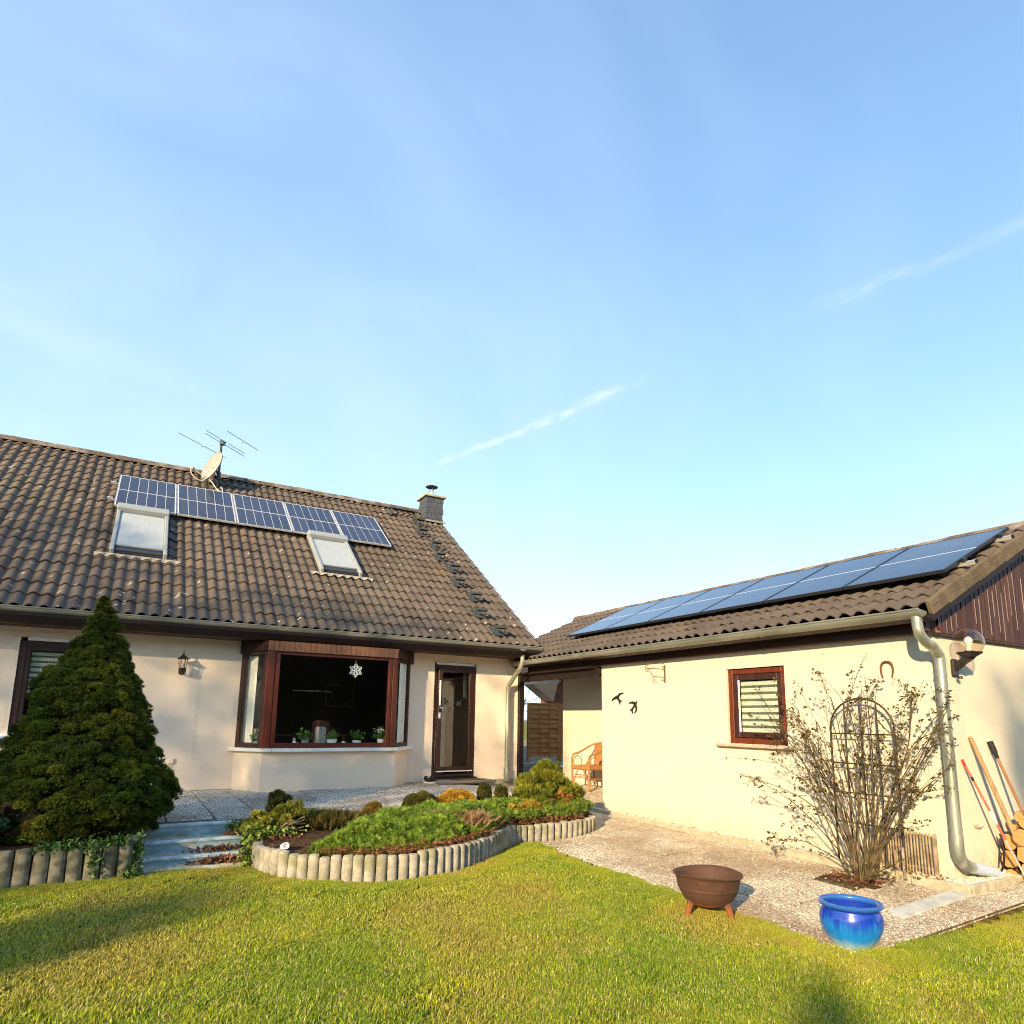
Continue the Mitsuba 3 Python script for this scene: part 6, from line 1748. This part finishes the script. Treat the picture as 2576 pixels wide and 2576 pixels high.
put('seat', box((3.06, 12.83, -0.68), (3.43, 13.27, -0.61), 0.015), 'm_upholstery', t)
for x in (3.09, 3.40):
    for y in (12.80, 13.23):
        put('leg', box((x-0.02, y-0.02, -1.10), (x+0.02, y+0.02, -0.681 if y > 13 else -0.60)), 'm_chair_wood', t)
t = thing('dining_table', 'brown wooden dining table in the dark room behind the bay window', 'table')
put('tabletop', box((2.10, 13.35, -0.38), (3.95, 14.15, -0.34), 0.01), 'm_chair_wood', t)
for x in (2.18, 3.87):
    for y in (13.43, 14.07):
        put('leg', box((x-0.03, y-0.03, -1.10), (x+0.03, y+0.03, -0.381)), 'm_chair_wood', t)
t = thing('picture_frame', 'dark picture in a brass coloured frame on the rear wall of the room', 'picture')
put('frame', frame4(4.15, 4.885, 0.23, 0.80, 16.16, 16.19, 0.05), 'm_brass', t)
put('picture', box((4.20, 16.175, 0.28), (4.835, 16.19, 0.75)), 'm_picture', t)
t = thing('hanging_lamp', 'thin pale bar lamp hanging over the dining table', 'lamp')
put('bar', box((2.83, 13.48, 0.49), (3.60, 13.53, 0.512), 0.004), 'm_white', t)
for x in (3.05, 3.38):
    put('wire', tube([(x, 13.505, 0.512), (x, 13.505, 1.26)], 0.003, 4), 'm_steel_dark', t)
t = thing('dark_cabinet', 'dark cabinet with two small white bottles behind the terrace door', 'cabinet')
put('cabinet', box((5.785, 12.35, -1.10), (6.58, 12.70, 0.262)), 'm_dark_cabinet', t)
mat('m_dark_cabinet', wood((0.010, 0.005, 0.004), (0.022, 0.010, 0.007), 2), 0.5, 0.3)
for x in (5.90, 5.96):
    put('bottle', lathe([(0.001, 0.0), (0.014, 0.0), (0.015, 0.06), (0.006, 0.08), (0.006, 0.10), (0.001, 0.102)], 14, (x, 12.40, 0.264)), 'm_white', t, smooth=40)
bd = [(0, 0), (0.03, 0.035), (0.02, 0.075), (-0.02, 0.125), (0.035, 0.095), (0.065, 0.07), (0.12, 0.03), (0.115, 0.02), (0.075, 0.035), (0.05, 0.03), (0.035, -0.02)]  # painted reflection of the iron swallow, laid flat on the door glass
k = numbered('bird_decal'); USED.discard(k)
put('bird_decal', extrude(sg.Polygon([(5.26+x, 0.27+z) for x, z in bd]), 0.001, FRONT(11.713)), 'm_black_iron', M=AJAR); lab(k, 'black flat shape standing in for the swallow mirrored in the terrace door glass', 'reflection')

# ------------------------------------------------------------------ passage, neighbour and far trees
for i, (x0, x1, l) in enumerate(((10.40, 11.52, 'brown slatted wooden fence panel seen through the passage'), (11.56, 13.3, 'second slatted fence panel mostly hidden by the niche wall'))):
    t = thing('fence_panel', l, 'fence')
    for xx in (x0, x1-0.055):
        put('post', box((xx, 16.97, -1.30), (xx+0.055, 17.03, 0.50), 0.004), 'm_fence', t)
    put('top_rail', box((x0+0.056, 16.98, 0.455), (x1-0.056, 17.02, 0.50), 0.004), 'm_fence', t)
    rf = np.random.default_rng(50+i); n = 24; x = np.linspace(x0+0.057, x1-0.057, n)
    for r_ in range(11):
        z = 0.330-r_*0.141; ph = 0 if r_ % 2 else math.pi
        yy = 17.0+0.014*np.sin((x-x0)/(1.12)*2*math.pi*1.5+ph); a, b = np.stack([x, yy-0.030, x*0+z-0.008], 1), np.stack([x, yy-0.002, x*0+z+0.112], 1)
        V = np.vstack([a, b, b+[0, 0.012, 0], a+[0, 0.012, 0]]); k_ = np.arange(n-1); q = np.vstack([np.stack([k_+s*n, k_+1+s*n, k_+1+((s+1) % 4)*n, k_+((s+1) % 4)*n], 1) for s in range(4)])
        put('slat', (V, np.vstack([q[:, [0, 1, 2]], q[:, [0, 2, 3]]])), 'm_fence', t)
    for r_ in range(11):
        z = 0.315-r_*0.141
        put('back_slat', box((x0+0.057, 17.012, z+0.085), (x1-0.057, 17.022, z+0.165)), 'm_fence', t)
    for f_ in (0.38, 0.68):
        put('batten', box((x0+(1.12)*f_-0.008, 16.950, -1.22), (x0+(1.12)*f_+0.008, 16.962, 0.45)), 'm_fence', t)
t = thing('concrete_block', 'grey concrete block with a pale lid in the shade of the passage', 'block')
put('block', box((9.12, 13.2, -1.32), (9.75, 13.8, -1.12), 0.01), 'm_kerb', t)
put('lid', box((9.10, 13.18, -1.119), (9.77, 13.82, -1.085), 0.006), 'm_white', t)
k = numbered('low_wall'); USED.discard(k)
put('low_wall', box((9.2, 16.2, -1.32), (14, 16.5, -1.20), 0.01), 'm_kerb'); lab(k, 'low grey kerb wall in front of the slatted fence', 'wall')
N = thing('neighbour_house', 'neighbouring brick house with grey roof overhang seen through the passage', 'house')
put('wall', box((19.35, 30.0, -2.0), (23, 30.3, 2.3)), 'm_brick', N)
put('roof', extrude([(19.52, 0.95), (17.9, 2.05), (17.0, 2.7), (17.0, 2.80), (18.6, 2.6), (23, 2.6), (23, 2.3), (19.9, 2.3)], 0.9, FRONT(30.2)), 'm_grey_roof', N)
put('soffit', extrude([(19.40, 0.98), (18.35, 1.80), (19.55, 1.80)], 0.5, FRONT(29.98)), 'm_dark_soffit', N)
put('gutter', tube([(19.13, 29.4, 1.80), (19.52, 29.4, 1.50), (20.7, 29.4, 1.50)], 0.05, 8), 'm_black_iron', N)


def bare_tree(name, label, base, h, spread, seed, m, levels=4, r0=0.12, lean=0.25, kids=(3, 5)):
    r = np.random.default_rng(seed); t = thing(name, label, 'tree'); tk, cr = MB(), MB()

    def grow(p, d, L, rad_, lev):
        n = 5; pts = [p]
        for i in range(n):
            d = d+r.normal(size=3)*0.13+np.array([0, 0, 0.05]); d = d/np.linalg.norm(d); p = p+d*L/n; pts.append(p)
        (tk if lev == 0 else cr).add(tube(pts, np.linspace(rad_, rad_*0.6, n+1), 6 if lev < 2 else 4, caps=False))
        if lev < levels:
            for j in range(r.integers(*kids)):
                q = pts[r.integers(2, n+1)]; dd = d+r.normal(size=3)*spread; dd[2] = abs(dd[2])*0.8+0.25
                grow(q, dd/np.linalg.norm(dd), L*r.uniform(0.5, 0.78), rad_*0.52, lev+1)
    grow(np.array(base, float), np.array([0, 0, 1.0]), h*0.42, r0, 0)
    put('trunk', tk, m, t, smooth=30); put('crown', cr, m, t, smooth=30)
    return t


mat('m_far_bark', (0.115, 0.125, 0.14), 0.8, 0.2)
bare_tree('bare_tree', 'bare leafless tree top showing above the garage ridge', (17.5, 9.7, -1.6), 7.05, 0.42, 13, 'm_far_bark', 3, 0.09, kids=(4, 6))
bare_tree('bare_tree', 'single thin twig tips above the right end of the garage ridge', (18.0, 8.6, -1.6), 6.55, 0.25, 5, 'm_far_bark', 3, 0.06, kids=(2, 3))
bare_tree('bare_tree', 'thin bare bush beside the neighbouring roof in the passage', (13.6, 23.5, -1.3), 3.6, 0.5, 8, 'm_twig', 4, 0.04, kids=(3, 5))
def hedge(label, x0, y0, x1, y1, z0, z1, w, seed, cols):
    """a clipped hedge between two points"""
    r = np.random.default_rng(seed); t = thing('hedge', label, 'hedge'); L = math.hypot(x1-x0, y1-y0); d = np.array([(x1-x0)/L, (y1-y0)/L, 0]); nrm = np.array([-d[1], d[0], 0])
    f = Foliage(); n = int(L*(z1-z0)*7+L*8); u, v, s = r.random(n)*L, r.random(n), r.choice([-1, 1], n)
    P = np.array([x0, y0, z0])+u[:, None]*d+(v*(z1-z0))[:, None]*np.array([0, 0, 1])+(s*w*0.5*(1-0.15*v)*r.uniform(0.85, 1.1, n))[:, None]*nrm
    top = r.random(n) < 0.3; P[top, 2] = z1+r.normal(size=top.sum())*0.06; P[top] -= (s[top]*w*0.5*r.random(top.sum()))[:, None]*nrm
    f.clump(P, r.uniform(0.16, 0.36, n), 12, 0.22, cols, r, tmpl_frond(3, 0.3), up=0.4)
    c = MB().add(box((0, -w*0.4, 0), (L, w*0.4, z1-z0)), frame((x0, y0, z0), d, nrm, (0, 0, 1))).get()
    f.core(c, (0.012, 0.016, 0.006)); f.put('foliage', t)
    put('stem', tube([(x0+d[0]*L/2, y0+d[1]*L/2, z0-0.1), (x0+d[0]*L/2, y0+d[1]*L/2, z0+0.5)], 0.05, 6), 'm_bark', t)


HC = [(0.020, 0.032, 0.008), (0.035, 0.050, 0.012), (0.055, 0.065, 0.018)]
hedge('dark hedge strip left of the slatted fence in the passage', 9.2, 17.6, 10.3, 17.3, -1.32, 0.35, 0.5, 71, HC)
# the rest of the garden, which the panes and the blue glaze reflect
hedge('tall evergreen hedge closing the garden behind the viewer', -24, -15, 24, -19, -1.75, 4.6, 2.4, 72, HC)
hedge('evergreen hedge along the left garden boundary', -17, -16, -15, 14, -1.75, 0.3, 1.4, 73, HC)


def airy_tree(label, p, a, zc, rp_, rz, n, seed, trunk=0.16):
    """a tall half bare tree beyond the left boundary; its thin crown breaks up the low sun before it reaches the house"""
    r = np.random.default_rng(seed); t = thing('garden_tree', label, 'tree')
    hx, px_ = np.array([0.815, 0.579, 0]), np.array([-0.579, 0.815, 0]); c = a*hx+p*px_+np.array([0, 0, zc]); base = c.copy(); base[2] = -1.75
    b = MB().add(tube([base, base+np.array([0.1, 0, zc*0.55+1]), c+np.array([0, 0, rz*0.6])], [trunk, trunk*0.7, 0.03], 10)); f = Foliage()
    P = []
    while len(P) < n:
        d = r.uniform(-1, 1, 3)
        if d@d > 1:
            continue
        q = c+d*np.array([rp_, rp_, rz])
        if meshkit.fbm(q*0.55+seed, 3, seed) < 0.20+0.26*r.random():
            continue
        P.append(q)
    P = np.array(P)
    for k in range(90):
        q = P[r.integers(n)]; s0 = base+(c-base)*r.uniform(0.45, 1.0)
        b.add(tube(smooth_path([s0, (s0+q)/2+np.array([0, 0, 0.2]), q], 4), np.linspace(0.05, 0.01, 9), 5, caps=False))
    A = rand_dirs(r, n)
    f.add(*scatter(P, A, r.uniform(0.22, 0.42, n), tmpl_frond(4, 0.26), np.clip(pick_colors(r, n, [(0.05, 0.05, 0.02), (0.10, 0.08, 0.03)], 0.2), 0.01, 1), r))
    put('trunk', b, 'm_bark', t, smooth=30); f.put('crown', t)


airy_tree('tall thin crowned tree beyond the left hedge, nearer to the house', 12.0, -20, 8.3, 3.5, 4.3, 3000, 91)
airy_tree('tall thin crowned tree beyond the left hedge, nearer to the viewer', 7.3, -20.5, 9.0, 2.7, 3.3, 1900, 92)
airy_tree('slim tree behind the viewer whose crown shades the right end of the gable', -2.5, -20, 9.6, 0.75, 0.9, 150, 93, 0.07)
airy_tree('small tree added out of view to stand in for the shadow of the viewer on the near lawn', 0.05, -20, 6.45, 0.24, 0.20, 15, 94, 0.02)  # made-up tree; its crown casts the patch for the viewer's own shadow
airy_tree('young slender tree beyond the left hedge, casting soft shade on the left of the lawn', 4.9, -20, 6.3, 0.75, 0.5, 40, 95, 0.03)

# weeds in the turf, grit and crumbs on the slabs
rw = np.random.default_rng(17); f = Foliage(); P, A, S_ = [], [], []
while len(P) < 900:
    x, y = rw.uniform(-2.5, 6.5), rw.uniform(1.6, 7.2)
    if SAFE.contains(sg.Point(x, y)):
        continue
    for k in range(rw.integers(5, 11)):
        a = rw.uniform(0, 6.283); d = np.array([math.cos(a), math.sin(a), rw.uniform(0.15, 0.7)])
        P.append((x+rw.normal()*0.012, y+rw.normal()*0.012, float(z_lawn(x, y))+0.012)); A.append(d/np.linalg.norm(d)); S_.append(rw.uniform(0.022, 0.048))
P, A = np.array(P), np.array(A)
f.add(*scatter(P, A, np.array(S_), tmpl_leaf(0.30, 0.08), np.clip(pick_colors(rw, len(P), [(0.045, 0.105, 0.010), (0.10, 0.18, 0.02), (0.16, 0.20, 0.03)], 0.25), 0.01, 1), rw))
lab(f.put('lawn_weeds', None), 'small broad leaved weeds scattered through the lawn', 'weeds', kind='stuff')
g = MB()
for k in range(520):
    x, y = 4.62+rw.random()*2.2, rw.uniform(3.05, 7.9)
    if rw.random() < 0.45:
        x = 4.66+abs(rw.normal())*0.10
    if bed_poly.buffer(0.05).contains(sg.Point(x, y)):
        continue
    r = rw.uniform(0.003, 0.009)
    g.add((iv*(r*rw.uniform(0.6, 1.3, 3))+np.array([x, y, float(z_pave(x, y))+r*0.4]), if_))
lab(put('grit', g, 'm_pebble', smooth=True), 'loose grit lying on the slabs along the lawn edge', 'grit', kind='stuff')
